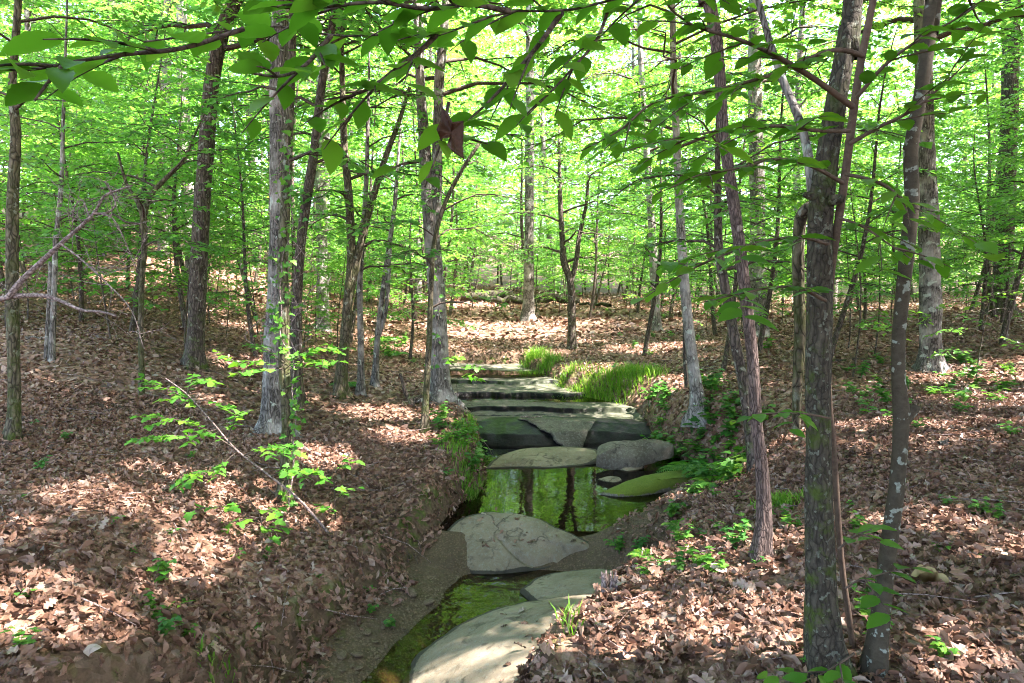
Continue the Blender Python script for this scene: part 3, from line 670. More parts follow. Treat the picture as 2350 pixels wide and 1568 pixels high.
# ---- the trees one can tell apart in the photograph
def trunk_pts(px, y0, dy=0.0, top=None, sink=.15):
    """display polyline base -> top as world points at depth y0 (running to y0+dy), with radii"""
    px = np.array(px, float); n = len(px); P = []; R = []
    for i, (a, b, w) in enumerate(px):
        y = y0 + dy * i / (n - 1); P.append(aty(a, b, y)); R.append(w / DS / F * y * .5)
    P = np.array(P); R = np.array(R)
    if top:
        d = nrm(P[-1] - P[-2]); d = nrm(d + UP * .8); h = top - (P[-1, 2] - P[0, 2])
        if h > 0:
            for f in (.34, .67, 1.0): P = np.vstack([P, P[n - 1] + d * h * f / d[2]]); R = np.append(R, max(R[n - 1] * (1 - .8 * f), .008))
    g = gz(P[0, 0], P[0, 1]) - sink
    if P[0, 2] > g: P = np.vstack([[P[0, 0], P[0, 1], g], P]); R = np.append(R[0] * 1.05, R)
    return P, R
def tree(name, label, px, y0, bark, dy=0.0, top=9.0, z0=3.5, nb=18, bl=2.0, lsz=.10, leafsp=.07, n=14, amp=.05, fr=2.2, fl=.25, cat='tree', proto=DIA, seed=0, nsub=6, tw=3, low=.4, rise=.2, lm='leaf', rings=None, stems=None, sink=.15, cull=True, droop=.2, lob=.9, big=0.0):
    rng = np.random.default_rng(seed + 1000); P, R = trunk_pts(px, y0, dy, top, sink)
    m = rings or max(40, int(np.linalg.norm(np.diff(P, axis=0), axis=1).sum() / .12))
    Q = spline(np.c_[P, R], m); T, RR = Q[:, :3], np.maximum(Q[:, 3], .003); RR = flare(RR, T, fl, .22)
    base = np.array([P[0, 0], P[0, 1], gz(P[0, 0], P[0, 1])])
    r = thing(name, base, label, cat)
    G = Geo(); G.add(*tube(T, RR, n, amp, fr, seed, lob=lob)); obj('trunk', G.mesh('trunk', M[bark], base), r)
    LP = []; B = Geo(); B.add(np.zeros((3, 3)) + T[-1], np.array([[0, 1, 2]]))
    crown(rng, B, LP, T, RR, z0, nb, bl, lsz, leafsp, low, rise, nsub, tw, True, droop, None, big)
    for sx in (stems or []):
        P2, R2 = trunk_pts(sx['px'], sx['y'], sx.get('dy', 0), sx.get('top'), .05) if sx.get('ground') else trunk_pts(sx['px'], sx['y'], sx.get('dy', 0), sx.get('top'), -99)
        Q2 = spline(np.c_[P2, R2], max(20, int(len(P2) * 8))); g2 = Geo(); g2.add(*tube(Q2[:, :3], np.maximum(Q2[:, 3], .003), 10, amp, fr, seed + 3)); obj(sx.get('name', 'stem'), g2.mesh('stem', M[sx.get('bark', bark)], base), r)
        if sx.get('nb'): crown(rng, B, LP, Q2[:, :3], Q2[:, 3], sx.get('z0', 2), sx['nb'], sx.get('bl', bl), lsz, leafsp, low, rise, nsub, tw)
    if LP:
        obj('branches', B.mesh('branches', M['twig'], base), r)
        g = leaves_geo(LP, rng, proto, cull); obj('crown', g.mesh('crown', M[lm], base, smooth=False), r)
    return r, T, RR, base
NEAR = {}
NEAR['T1'] = tree('understory_tree', 'slim mossy trunk standing behind the pale forked dead branch', [(30, 1032, 30), (33, 930, 25), (30, 750, 25), (28, 600, 26), (30, 450, 24), (36, 300, 20), (28, 200, 17), (38, 60, 15), (44, -60, 13)], 6.9, 'bark_mossy', top=8, z0=3.2, seed=1, nb=16, bl=1.8)
NEAR['T2'] = tree('forest_tree', 'dark straight trunk on the leafy slope, leaning right at the top', [(444, 846, 46), (448, 780, 38), (455, 640, 37), (463, 480, 36), (473, 350, 34), (486, 190, 33), (508, 80, 32), (540, 0, 31), (575, -90, 29)], 11.0, 'bark_dark', top=16, z0=5.0, lsz=0.12, big=0.7, seed=2, nb=40, bl=4.0, amp=.05, n=18)
NEAR['T3'] = tree('forest_tree', 'tall pale grey trunk with vertical bark plates, tangled in vines', [(628, 1004, 62), (628, 900, 50), (632, 760, 46), (640, 600, 44), (642, 450, 44), (640, 300, 42), (640, 120, 40), (645, 0, 38)], 8.5, 'bark_grey', top=17, z0=6, lsz=0.13, leafsp=0.09, big=0.7, seed=3, nb=46, bl=4.4, n=20, amp=.09, fr=3)
NEAR['T3b'] = tree('understory_tree', 'vine-covered mottled trunk in front of the pale grey trunk', [(655, 1172, 32), (656, 1080, 27), (660, 960, 27), (652, 840, 26), (652, 700, 24), (648, 600, 24), (655, 480, 22), (662, 330, 20), (668, 180, 18), (672, 0, 17)], 6.5, 'bark_mossy', top=8, z0=3.4, seed=4, nb=14, bl=1.6)
NEAR['T4'] = tree('understory_tree', 'thin dark trunk leaning right beside the trunk tangled in vines', [(680, 800, 26), (682, 680, 24), (690, 560, 22), (705, 450, 22), (722, 340, 20), (738, 200, 18), (762, 60, 16), (775, -40, 14)], 10.0, 'bark_dark', top=10, z0=3.6, seed=5, nb=18, bl=2.2)
NEAR['T5'] = tree('understory_tree', 'dark twin-stemmed small tree with a mossy foot and ferns', [(782, 872, 28), (790, 800, 24), (798, 700, 22), (806, 600, 20), (802, 470, 19), (790, 330, 16), (786, 200, 13)], 11.0, 'bark_mossy', top=8, z0=2.4, seed=6, nb=18, bl=2.0,
     stems=[dict(px=[(800, 690, 18), (815, 620, 18), (835, 530, 17), (860, 440, 15), (885, 360, 13), (915, 280, 10), (940, 200, 8)], y=11.0, top=2.5)])
NEAR['T5b'] = tree('understory_tree', 'pale slender stem just right of the twin-stemmed tree', [(829, 880, 16), (828, 780, 14), (826, 640, 13), (836, 500, 12), (842, 380, 10)], 11.4, 'bark_grey', top=6, z0=2.2, seed=7, nb=12, bl=1.5)
NEAR['T5c'] = tree('understory_tree', 'forked slender stem beside the fern on the left bank', [(862, 860, 15), (866, 780, 13), (875, 700, 12), (885, 620, 11), (905, 480, 10)], 12.2, 'bark_grey', top=5, z0=2.2, seed=8, nb=10, bl=1.5,
     stems=[dict(px=[(866, 780, 11), (884, 720, 10), (892, 640, 9), (896, 560, 8), (905, 470, 7)], y=12.2)])
NEAR['T6'] = tree('forest_tree', 'pale shaggy double trunk rooted at the edge of the ledge', [(1010, 940, 52), (1010, 860, 44), (1006, 760, 40), (1000, 650, 38), (990, 540, 36), (980, 430, 30), (974, 330, 26), (966, 220, 22), (960, 80, 20)], 11.3, 'bark_grey', top=15, z0=4.5, lsz=0.11, big=0.8, seed=9, nb=38, bl=4.0, amp=.1, fr=2.6, n=18, fl=.4,
     stems=[dict(px=[(992, 560, 28), (1000, 470, 26), (1003, 380, 25), (1006, 280, 23), (1008, 180, 22), (1020, 60, 20)], y=11.3, top=6, nb=8)])
NEAR['T6b'] = tree('understory_tree', 'thin mossy stem beside the shaggy double trunk', [(975, 960, 16), (980, 870, 14), (985, 780, 13), (988, 690, 12), (996, 560, 11), (1020, 470, 10), (1060, 390, 9), (1100, 330, 7)], 9.3, 'bark_mossy', top=3.5, z0=1.8, seed=10, nb=10, bl=1.3)
NEAR['T7'] = tree('forest_tree', 'straight grey trunk beyond the ledge near the fallen logs', [(1212, 722, 30), (1213, 690, 26), (1214, 560, 22), (1215, 400, 21), (1216, 200, 20), (1217, 0, 19)], 24.0, 'bark_far', top=18, z0=8, seed=11, nb=22, bl=3.5, lsz=.16, leafsp=.11)
NEAR['T8'] = tree('forest_tree', 'small dark crooked tree with a forked trunk on the far bank', [(1313, 826, 24), (1312, 750, 20), (1312, 680, 18), (1308, 640, 17), (1294, 600, 16), (1290, 540, 13), (1286, 470, 11), (1284, 400, 9)], 17.6, 'bark_dark', top=6.5, z0=2.4, seed=12, nb=18, bl=2.2,
     stems=[dict(px=[(1310, 650, 13), (1322, 600, 12), (1330, 540, 10), (1345, 470, 8), (1350, 400, 6)], y=17.6, nb=4, z0=2)])
NEAR['T9'] = tree('forest_tree', 'whitish leaning trunk with dark flecks beyond the grass', [(1512, 785, 26), (1506, 740, 22), (1502, 650, 20), (1496, 520, 18), (1488, 400, 16), (1478, 250, 14), (1470, 120, 12)], 20.0, 'bark_pale', top=13, z0=5, seed=13, nb=18, bl=2.6, lsz=.14, leafsp=.09)
NEAR['T9b'] = tree('forest_tree', 'smooth pale grey trunk leaning left on the fern bank', [(1602, 925, 32), (1592, 850, 27), (1580, 750, 24), (1570, 640, 22), (1562, 520, 20), (1556, 400, 18), (1550, 260, 16), (1545, 120, 14)], 10.3, 'bark_pale', top=14, z0=4.0, lsz=0.11, big=0.8, seed=14, nb=40, bl=4.0, amp=.02,
     stems=[dict(px=[(1577, 880, 13), (1572, 800, 11), (1572, 700, 10), (1565, 600, 9), (1558, 500, 8)], y=11.2, ground=1, name='stem', bark='bark_dark')])
NEAR['T10'] = tree('understory_tree', 'dark crooked trunk leaning behind the furrowed tree', [(1735, 1115, 26), (1722, 1000, 24), (1706, 880, 24), (1690, 800, 24), (1672, 700, 23), (1660, 640, 22), (1650, 580, 20), (1648, 500, 18)], 7.0, 'bark_dark', top=4.2, z0=2.3, seed=15, nb=12, bl=1.6, sink=.3)
NEAR['T11'] = tree('forest_tree', 'furrowed pinkish brown trunk curving left on the near bank', [(1740, 1316, 42), (1744, 1270, 35), (1752, 1190, 32), (1748, 1080, 28), (1735, 960, 26), (1727, 820, 26), (1712, 690, 26), (1697, 560, 26), (1678, 430, 26), (1660, 300, 25), (1652, 180, 25), (1640, 70, 27), (1622, -20, 29), (1605, -110, 29)], 4.3, 'bark_oak', top=14, z0=5.2, lsz=0.2, leafsp=0.1, seed=16, nb=46, bl=4.2, n=28, amp=.10, fr=5, rings=420, fl=.3)
NEAR['T12'] = tree('forest_tree', 'thick lichen-spotted cracked trunk with knots on the near right bank', [(1896, 1600, 76), (1888, 1450, 70), (1884, 1300, 64), (1880, 1150, 58), (1880, 1000, 56), (1878, 850, 56), (1880, 700, 55), (1882, 560, 54), (1886, 470, 54), (1896, 380, 49), (1912, 280, 45), (1930, 170, 43), (1948, 60, 42), (1962, -60, 41)], 3.05, 'bark_near', top=15, z0=4.8, lsz=0.2, leafsp=0.1, seed=17, nb=50, bl=4.6, n=40, amp=.09, fr=4, rings=420, fl=.15,
     stems=[dict(px=[(1884, 470, 34), (1852, 480, 30), (1836, 510, 27), (1832, 600, 26), (1836, 760, 25), (1830, 900, 22), (1828, 990, 20)], y=3.2, dy=.25, name='limb', bark='bark_mossy'),
            dict(px=[(1866, 440, 26), (1850, 330, 20), (1825, 250, 18), (1795, 180, 17), (1765, 90, 15), (1740, 0, 13)], y=3.1, dy=.3, top=1.0, name='limb', bark='bark_grey'),
            dict(px=[(1905, 460, 26), (1925, 458, 22), (1934, 456, 15)], y=3.0, dy=-.05, name='knot'), dict(px=[(1862, 450, 20), (1845, 446, 12)], y=3.0, name='knot')])
NEAR['T14'] = tree('forest_tree', 'smooth brown trunk dotted with pale lichen, bent right at a knot', [(2003, 1600, 44), (2012, 1500, 41), (2026, 1380, 38), (2040, 1250, 36), (2058, 1120, 34), (2066, 1010, 33), (2068, 940, 36), (2062, 880, 30), (2062, 780, 29), (2074, 650, 30), (2086, 540, 31), (2093, 460, 31), (2090, 380, 31), (2092, 330, 30), (2112, 220, 29), (2128, 110, 30), (2140, 0, 31), (2155, -100, 30)], 3.0, 'bark_smooth', top=14, z0=5.0, lsz=0.2, leafsp=0.1, seed=18, nb=46, bl=4.4, n=24, amp=.035, fr=1.6, rings=300, fl=.1,
     stems=[dict(px=[(2070, 965, 36), (2086, 950, 28), (2098, 938, 24), (2103, 930, 16)], y=3.0, name='knot'), dict(px=[(2090, 350, 20), (2080, 342, 12), (2074, 336, 7)], y=3.0, name='knot')])
NEAR['T15'] = tree('forest_tree', 'stout grey sunlit trunk on the right behind the smooth leaning trunk', [(2137, 858, 60), (2136, 800, 48), (2135, 650, 44), (2132, 500, 42), (2126, 400, 40), (2122, 250, 38), (2118, 100, 36), (2116, -20, 34)], 11.5, 'bark_grey', top=15, z0=5.5, lsz=0.13, leafsp=0.09, big=0.6, seed=19, nb=44, bl=4.4, amp=.08, n=18)
NEAR['T17'] = tree('understory_tree', 'pair of thin grey stems on the slope by the slim mossy trunk', [(118, 876, 16), (120, 780, 13), (124, 690, 12), (128, 560, 11), (140, 430, 10)], 9.6, 'bark_grey', top=6, z0=2.0, seed=20, nb=12, bl=1.6,
     stems=[dict(px=[(104, 868, 12), (108, 780, 10), (112, 700, 9), (116, 600, 8)], y=9.7, ground=1)])
NEAR['T18'] = tree('understory_tree', 'thin crooked mossy stem on the slope left of the dark straight trunk', [(324, 945, 13), (325, 850, 12), (323, 740, 12), (326, 640, 12), (332, 560, 13), (330, 500, 14), (345, 450, 12), (385, 405, 10), (420, 370, 8)], 9.0, 'bark_mossy', top=4, z0=2.1, seed=21, nb=12, bl=1.6,
     stems=[dict(px=[(330, 510, 10), (318, 470, 9), (290, 420, 7), (270, 350, 5)], y=9.0)])
NEAR['T19'] = tree('forest_tree', 'far white sunlit trunk between slope saplings and the dark straight trunk', [(376, 612, 30), (376, 560, 26), (377, 480, 24), (378, 380, 22), (380, 250, 20), (384, 100, 18)], 24.0, 'bark_pale', top=15, z0=6, seed=22, nb=20, bl=3, lsz=.15, leafsp=.11)
NEAR['T20'] = tree('forest_tree', 'white sunlit trunk seen past the thin leaning stem', [(742, 760, 30), (740, 640, 26), (738, 540, 24), (735, 430, 22), (734, 280, 20), (736, 120, 18)], 18.0, 'bark_pale', top=14, z0=6, seed=23, nb=20, bl=2.8, lsz=.14, leafsp=.1)
NEAR['T21'] = tree('forest_tree', 'dark thick trunk at the far right edge of the woods', [(2300, 712, 48), (2302, 640, 40), (2306, 520, 38), (2312, 380, 36), (2318, 200, 34), (2322, 0, 32)], 19.0, 'bark_dark', top=15, z0=6, seed=24, nb=24, bl=3.2, lsz=.14, leafsp=.1)
NEAR['T22'] = tree('forest_tree', 'broad pale trunk partly hidden behind the knotty limb', [(1745, 800, 40), (1740, 640, 36), (1738, 480, 34), (1735, 300, 32), (1732, 150, 30)], 17.0, 'bark_grey', top=15, z0=6, seed=25, nb=22, bl=3, lsz=.14, leafsp=.1)
# ------------------------------------------------------------------ the woods behind and around
rng = np.random.default_rng(7)
placed = [(o[3][0], o[3][1]) for o in NEAR.values()]
def zone(x, y):
    if y > 20 and abs(x) < 8: return 'beyond the ledge'
    if x < 0: return 'on the left slope'
    return 'on the right bank'
LAB = {'under': ['slender understory tree with layered sprays of green leaves, growing {}'],
       'sap': ['thin leafy sapling with bright green leaves, growing {}'],
       'canopy': ['tall grey-barked tree with a high green crown, standing {}']}
CATS = {'under': 'tree', 'sap': 'sapling', 'canopy': 'tree'}
SHORT = {'T1': 'slim mossy trunk', 'T2': 'dark straight trunk', 'T3': 'pale vine-tangled trunk', 'T4': 'thin dark leaning trunk', 'T5': 'twin-stemmed dark tree', 'T6': 'shaggy double trunk', 'T7': 'grey trunk by the logs', 'T8': 'small crooked forked tree',
         'T9': 'whitish flecked trunk', 'T9b': 'smooth pale leaning trunk', 'T10': 'dark crooked trunk', 'T15': 'stout grey sunlit trunk', 'T18': 'thin crooked mossy stem', 'T19': 'far white sunlit trunk', 'T20': 'white trunk past the leaning stem', 'T21': 'dark thick far-right trunk', 'T22': 'broad pale half-hidden trunk'}
ORD = ['nearest', 'second nearest', 'third nearest', 'fourth nearest', 'fifth nearest', 'sixth nearest', 'seventh nearest', 'eighth nearest', 'ninth nearest', 'tenth nearest', 'eleventh nearest', 'twelfth nearest', 'thirteenth nearest', 'fourteenth nearest', 'fifteenth nearest'] + ['%dth nearest' % i for i in range(16, 90)]
WOODS = []
def name_woods():
    by = {}
    for kind, o in WOODS:
        x, y = o.location[0], o.location[1]; key = min(SHORT, key=lambda q: (NEAR[q][3][0] - x) ** 2 + (NEAR[q][3][1] - y) ** 2)
        by.setdefault((kind, key), []).append(((NEAR[key][3][0] - x) ** 2 + (NEAR[key][3][1] - y) ** 2, o))
    for (kind, key), l in by.items():
        l.sort(key=lambda q: q[0])
        for i, (_, o) in enumerate(l):
            o['label'] = {'under': 'slender understory tree with layered leaves, ', 'sap': 'thin leafy sapling, ', 'canopy': 'tall high-crowned tree, '}[kind] + ORD[i] + ' the ' + SHORT[key]
def scatter(kind, n, box, mind, smin, smax, rng, ok=None, tries=4000):
    c = 0
    for _ in range(tries):
        if c >= n: break
        x = rng.uniform(box[0], box[1]); y = rng.uniform(box[2], box[3])
        if chan(np.array([x]), np.array([y]))[0] < .5: continue
        if ok and not ok(x, y): continue
        if any((x - a) ** 2 + (y - b) ** 2 < mind ** 2 for a, b in placed): continue
        placed.append((x, y)); c += 1; zn = zone(x, y)
        WOODS.append((kind, put(kind, int(rng.integers(len(protos[kind]))), (x, y, gz(x, y) - .05), rng.uniform(0, 6.28), rng.uniform(smin, smax),
            LAB[kind][0].format(zn), CATS[kind], {'under': 'understory trees ', 'sap': 'saplings ', 'canopy': 'tall trees '}[kind] + zn)))
inview = lambda m: (lambda x, y: abs(x) < .78 * y + m)
def centre_clear(x, y): return abs(x) < .80 * y + 2 and not (abs(x - .03 * y) < .10 * y and y < 24)
scatter('canopy', 50, (-40, 42, 19, 62), 2.2, .8, 1.15, rng, inview(4))
scatter('under', 36, (-16, -1.5, 12, 26), 1.25, .7, 1.15, rng, centre_clear)
scatter('under', 32, (2.5, 20, 10.5, 26), 1.25, .7, 1.15, rng, centre_clear)
scatter('under', 84, (-34, 34, 23, 46), 1.5, .85, 1.35, rng, inview(2))
scatter('sap', 34, (-14, 14, 12, 28), .8, .6, 1.1, rng, centre_clear)
scatter('sap', 60, (-26, 26, 23, 40), .8, .8, 1.4, rng, inview(1))
scatter('sap', 16, (-13, -3.5, 11, 21), .9, .7, 1.2, rng, inview(0))
scatter('sap', 12, (4.5, 14, 10, 20), .9, .7, 1.2, rng, inview(0))
scatter('sap', 26, (-9, 10, 25, 36), .8, 1.0, 1.7, rng)
scatter('under', 18, (-12, 12, 34, 48), 1.3, .9, 1.3, rng)
# tall trees outside the frame, put in to cast shade: right and behind, where the sun comes from
scatter('canopy', 26, (4.5, 26, -8, 20), 2.4, .9, 1.1, rng, lambda x, y: x > .80 * y + 2.6)
scatter('canopy', 8, (-6, 9, -12, -2), 2.6, .9, 1.1, rng)
scatter('canopy', 12, (4.6, 15, -7, 9), 1.7, .85, 1.05, rng, lambda x, y: x > .80 * y + 2.4)
scatter('canopy', 4, (-26, -11, 0, 14), 3.5, .9, 1.1, rng, lambda x, y: -x > .82 * y + 3)

name_woods()
# the far wood, one green mass
frng = np.random.default_rng(70); n = 200000
a = frng.uniform(-.95, .95, n); dist = frng.uniform(46, 85, n); fx = np.sin(a) * dist; fy = np.cos(a) * dist
blob = noise3(fx * .22, fy * .22, 0, 61); fz = gfast(fx, fy) + frng.uniform(.02, 1, n) * (26 + 6 * blob)
dens = noise3(fx * .35, fy * .35, fz * .45, 62); kp = dens > -.12; fx, fy, fz = fx[kp], fy[kp], fz[kp]; n = len(fx)
P = np.c_[fx, fy, fz]; X = nrm(frng.normal(0, 1, (n, 3)) * [1, 1, .4]); N = nrm(UP + frng.normal(0, .6, (n, 3)))
V, f = batch(DIA[0], DIA[1], P, X, N, frng.uniform(.28, .5, n), frng.uniform(1, 1.4, n))
g = Geo(); g.add(V, f, np.repeat(np.clip(.55 + .3 * noise3(fx * .3, fy * .3, fz * .3, 9) + frng.normal(0, .2, n), 0, 1), 4))
tag(obj('far_woodland', g.mesh('far_woodland', M['leaf_far'], smooth=False), kind='stuff'), 'hazy green wall of distant woodland foliage behind all the trunks', 'woodland')

# ------------------------------------------------------------------ near boughs with leaves one can pick apart
def leaf_meshes(protos_, mat, nm='leaf'): return [mesh(nm, v, f, M[mat], True) for v, f in protos_]
LM_BEECH = leaf_meshes(BEECH, 'leaf_beech'); LM_MAPLE = leaf_meshes(MAPLE, 'leaf_maple')
from mathutils import Matrix
def place_leaf(me, parent, base, P, X, N, S, name='leaf', W=1.0):
    X = nrm(X); Y = nrm(np.cross(N, X)); Z = np.cross(X, Y); o = bpy.data.objects.new(name, me); COL.objects.link(o); o.parent = parent
    Mx = np.eye(4); Mx[:3, 0] = X * S; Mx[:3, 1] = Y * S * W; Mx[:3, 2] = Z * S; Mx[:3, 3] = P - base
    o.matrix_basis = Matrix(Mx.tolist()); return o
def bough(parent, base, P, r0, rng, ms, lsz, sp, B, start=.12, twigs=4, tl=.35, flat=.4, r1=.002, droop=.35, count=[0]):
    """limb polyline P with alternate leaves and short side twigs; every leaf an object of its own"""
    Q = spline(P, max(14, len(P) * 4)); t = np.linspace(0, 1, len(Q)); B.add(*tube(Q, r0 * (1 - t) + r1, 6, cap=True))
    L = np.linalg.norm(np.diff(Q, axis=0), axis=1).sum(); runs = [(Q, start)]
    for k in range(twigs):
        f = .25 + .7 * (k + rng.uniform(0, .7)) / twigs; i = int(f * (len(Q) - 2)); fw = nrm(Q[i + 1] - Q[i]); sd = nrm(np.cross(fw, UP)) * (1 if k % 2 else -1)
        d = nrm(fw * .7 + sd * rng.uniform(.5, 1) + UP * rng.uniform(-.25, .15)); l = tl * rng.uniform(.6, 1.2); tt = np.linspace(0, 1, 6)[:, None]
        W = Q[i] + d * l * tt - UP * l * .15 * tt**2; B.add(*tube(W, .003 * (1 - tt[:, 0]) + .0012, 4)); runs.append((W, .15))
    for W, st in runs:
        seg = np.linalg.norm(np.diff(W, axis=0), axis=1); cs = np.concatenate([[0], np.cumsum(seg)]); s = st * cs[-1] + rng.uniform(0, sp); k = int(rng.integers(2))
        while s < cs[-1]:
            i = min(int(np.searchsorted(cs, s, 'right') - 1), len(seg) - 1); p = W[i] + (W[i + 1] - W[i]) * (s - cs[i]) / seg[i]; fw = nrm(W[i + 1] - W[i]); sd = nrm(np.cross(fw, UP)) * (1 if k % 2 else -1)
            X = nrm(fw * rng.uniform(.2, .9) + sd + UP * rng.uniform(-droop, .1)); N = nrm(UP + rng.normal(0, flat, 3))
            place_leaf(ms[int(rng.integers(len(ms)))], parent, base, p, X, N, lsz * rng.uniform(.7, 1.2), W=rng.uniform(.85, 1.15)); count[0] += 1
            s += sp * rng.uniform(.7, 1.4); k += 1
def dpoly(pts, y0, y1=None):
    y1 = y0 if y1 is None else y1; n = len(pts)
    return np.array([aty(a, b, y0 + (y1 - y0) * i / (n - 1)) for i, (a, b) in enumerate(pts)])
brng = np.random.default_rng(33)
# beech sapling whose stem runs beside the thick knotty trunk
P, R = trunk_pts([(1972, 1600, 14), (1950, 1430, 14), (1930, 1280, 14), (1914, 1050, 14), (1900, 880, 15), (1902, 720, 16), (1908, 620, 17), (1922, 520, 18), (1940, 400, 18), (1958, 260, 18), (1976, 140, 17), (1996, 40, 16), (2012, -60, 15)], 3.25, -.38, 5.0)
base = np.array([P[0, 0], P[0, 1], gz(P[0, 0], P[0, 1])]); bs = thing('beech_sapling', base, 'reddish brown beech stem with wide toothed leaves beside the thick knotty trunk', 'sapling')
Q = spline(np.c_[P, R], 120); G = Geo(); G.add(*tube(Q[:, :3], Q[:, 3], 14, .03, 1.5, 4)); obj('stem', G.mesh('stem', M['bark_red'], base), bs)
B = Geo()
for pts, ya, yb, r0, tw, st in [([(1957, 245), (1870, 182), (1780, 128), (1700, 92), (1610, 66), (1565, 42), (1530, 8), (1505, -50)], 2.9, 2.3, .012, 7, .25),
                        ([(1982, 128), (1925, 114), (1860, 132), (1780, 168), (1700, 192), (1600, 214), (1500, 236), (1420, 300), (1330, 348)], 2.9, 2.4, .009, 7, .1),
                        ([(1900, 560), (1840, 545), (1760, 552), (1680, 578), (1600, 606), (1520, 600)], 2.9, 2.5, .006, 4, .15),
                        ([(1895, 690), (1830, 660), (1760, 662), (1690, 676), (1610, 694)], 2.9, 2.55, .006, 3, .15),
                        ([(1935, 420), (1860, 380), (1780, 365), (1700, 385), (1610, 400), (1540, 430)], 2.9, 2.4, .007, 5, .1),
                        ([(1950, 300), (1880, 300), (1800, 290), (1700, 290), (1600, 310), (1540, 320), (1440, 345)], 2.9, 2.2, .007, 5, .1),
                        ([(1965, 225), (2030, 150), (2110, 90), (2200, 40), (2290, -20)], 2.9, 2.5, .007, 4, .1),
                        ([(1950, 330), (2020, 290), (2090, 255), (2170, 190), (2230, 130)], 2.9, 2.6, .008, 4, .15),
                        ([(1940, 400), (1990, 410), (2040, 430), (2075, 470), (2090, 520)], 2.9, 2.6, .006, 3, .2),
                        ([(1925, 500), (1980, 520), (2040, 560), (2100, 600)], 2.9, 2.6, .005, 3, .2),
                        ([(1905, 960), (1850, 950), (1780, 948), (1720, 952)], 2.9, 2.75, .004, 2, .2),
                        ([(1925, 1260), (1960, 1230), (2000, 1215)], 2.9, 2.8, .004, 2, .2), ([(1960, 1500), (1930, 1520), (1890, 1545), (1850, 1560)], 2.9, 2.75, .004, 2, .2), ([(1940, 1350), (1975, 1330), (2010, 1340)], 2.9, 2.8, .003, 2, .2)]:
    bough(bs, base, dpoly(pts, ya, yb), r0, brng, LM_BEECH, .105, .055, B, st, tw, .30, .22, droop=.22)
obj('branches', B.mesh('branches', M['bark_red'], base), bs)
# beech standing just right of the viewpoint; its limbs hang across the top of the view
bx, by = 3.3, 1.2; base = np.array([bx, by, gz(bx, by)])
bt = thing('beech_tree', base, 'beech whose leafy limbs hang dark green across the top of the clearing', 'tree')
z = np.linspace(-.2, 7, 30); T = np.c_[bx - .02 * z, by + .03 * z, base[2] + z]; G = Geo(); G.add(*tube(T, flare(np.interp(z, [-.2, 7], [.11, .03]), T, .3, .3), 20, .04, 1.6, 9)); obj('trunk', G.mesh('trunk', M['bark_smooth'], base), bt)
B = Geo(); top = np.array([bx - .1, by + .1, 4.2])
limb = np.vstack([[top], [top + [-.9, .5, .2]], dpoly([(1700, -150), (1540, -40), (1400, 0), (1300, 24), (1170, 26), (1100, 48), (1000, 82), (880, 80), (760, 82), (640, 60), (560, 66), (440, 82), (330, 96)], 1.95, 1.6)])
bough(bt, base, limb, .006, brng, LM_BEECH, .10, .05, B, .42, 16, .24, .24, droop=.08)
for pts, ya, yb, r0, tw in [([(1290, 28), (1240, 98), (1180, 170), (1130, 225), (1080, 270), (1035, 290)], 1.9, 1.8, .006, 3), ([(1030, 235), (1010, 330), (975, 430)], 1.8, 1.75, .003, 0),
                        ([(1400, 10), (1370, 90), (1320, 150), (1260, 215), (1210, 265)], 1.95, 2.0, .004, 3), ([(1000, 82), (960, 120), (900, 165), (860, 195), (820, 215), (740, 230)], 1.75, 1.6, .005, 4),
                        ([(960, 370), (930, 375), (900, 385)], 1.75, 1.7, .003, 0), ([(760, 82), (700, 150), (640, 175), (560, 165)], 1.6, 1.45, .004, 3),
                        ([(1010, 300), (1060, 315), (1120, 330)], 1.8, 1.75, .002, 0), ([(1170, 26), (1080, 10), (980, 20), (860, 5), (700, 20), (600, 10)], 1.7, 1.4, .005, 5),
                        ([(560, 66), (420, 110), (280, 125), (180, 140), (60, 160), (-80, 150)], 1.5, 1.25, .004, 3), ([(150, 145), (110, 190), (80, 230)], 1.3, 1.25, .003, 0)]:
    bough(bt, base, dpoly(pts, ya, yb), r0, brng, LM_BEECH, .095, .05, B, .12, tw, .2, .26, droop=.08)
obj('limbs', B.mesh('limbs', M['twig'], base), bt)
# curled dead leaf caught on a twig
dl = [(1012, 240), (1030, 262), (1040, 285), (1062, 272), (1063, 300), (1060, 330), (1063, 362), (1040, 352), (1025, 330), (1032, 318), (1010, 318), (1003, 300), (1010, 275)]
O = dpoly([(1033 + (q - 1033) * 1.0, w) for q, w in dl], 1.5); c = O.mean(0); V = np.vstack([c, O]); V[:, 1] += .018 * np.sin(V[:, 0] * 160) + np.array([.02] + [0] * len(O)); n = len(O)
i = np.arange(n); F1 = np.stack([np.zeros(n, int), 1 + i, 1 + (i + 1) % n], -1)
k = NT('hanging_dead_leaf'); w = k.map((1, 1, 1)); cc = k.mix(k.noise(w, 60, 4, .7), (.010, .004, .0015), (.06, .02, .006)); M['hang'] = k.fin(k.pbr(cc, .6, k.bump(k.noise(w, 90, 3), .5, .01), .3))
m = mesh('dead_leaf', V - c, F1, M['hang'], True); o = obj('dead_leaf', m, loc=c); md = o.modifiers.new('s', 'SUBSURF'); md.levels = 2; md.render_levels = 2; md.subdivision_type = 'SIMPLE'; md2 = o.modifiers.new('t', 'SOLIDIFY'); md2.thickness = .0012
tag(o, 'torn curled rusty brown dead leaf hanging from a twig', 'leaf')

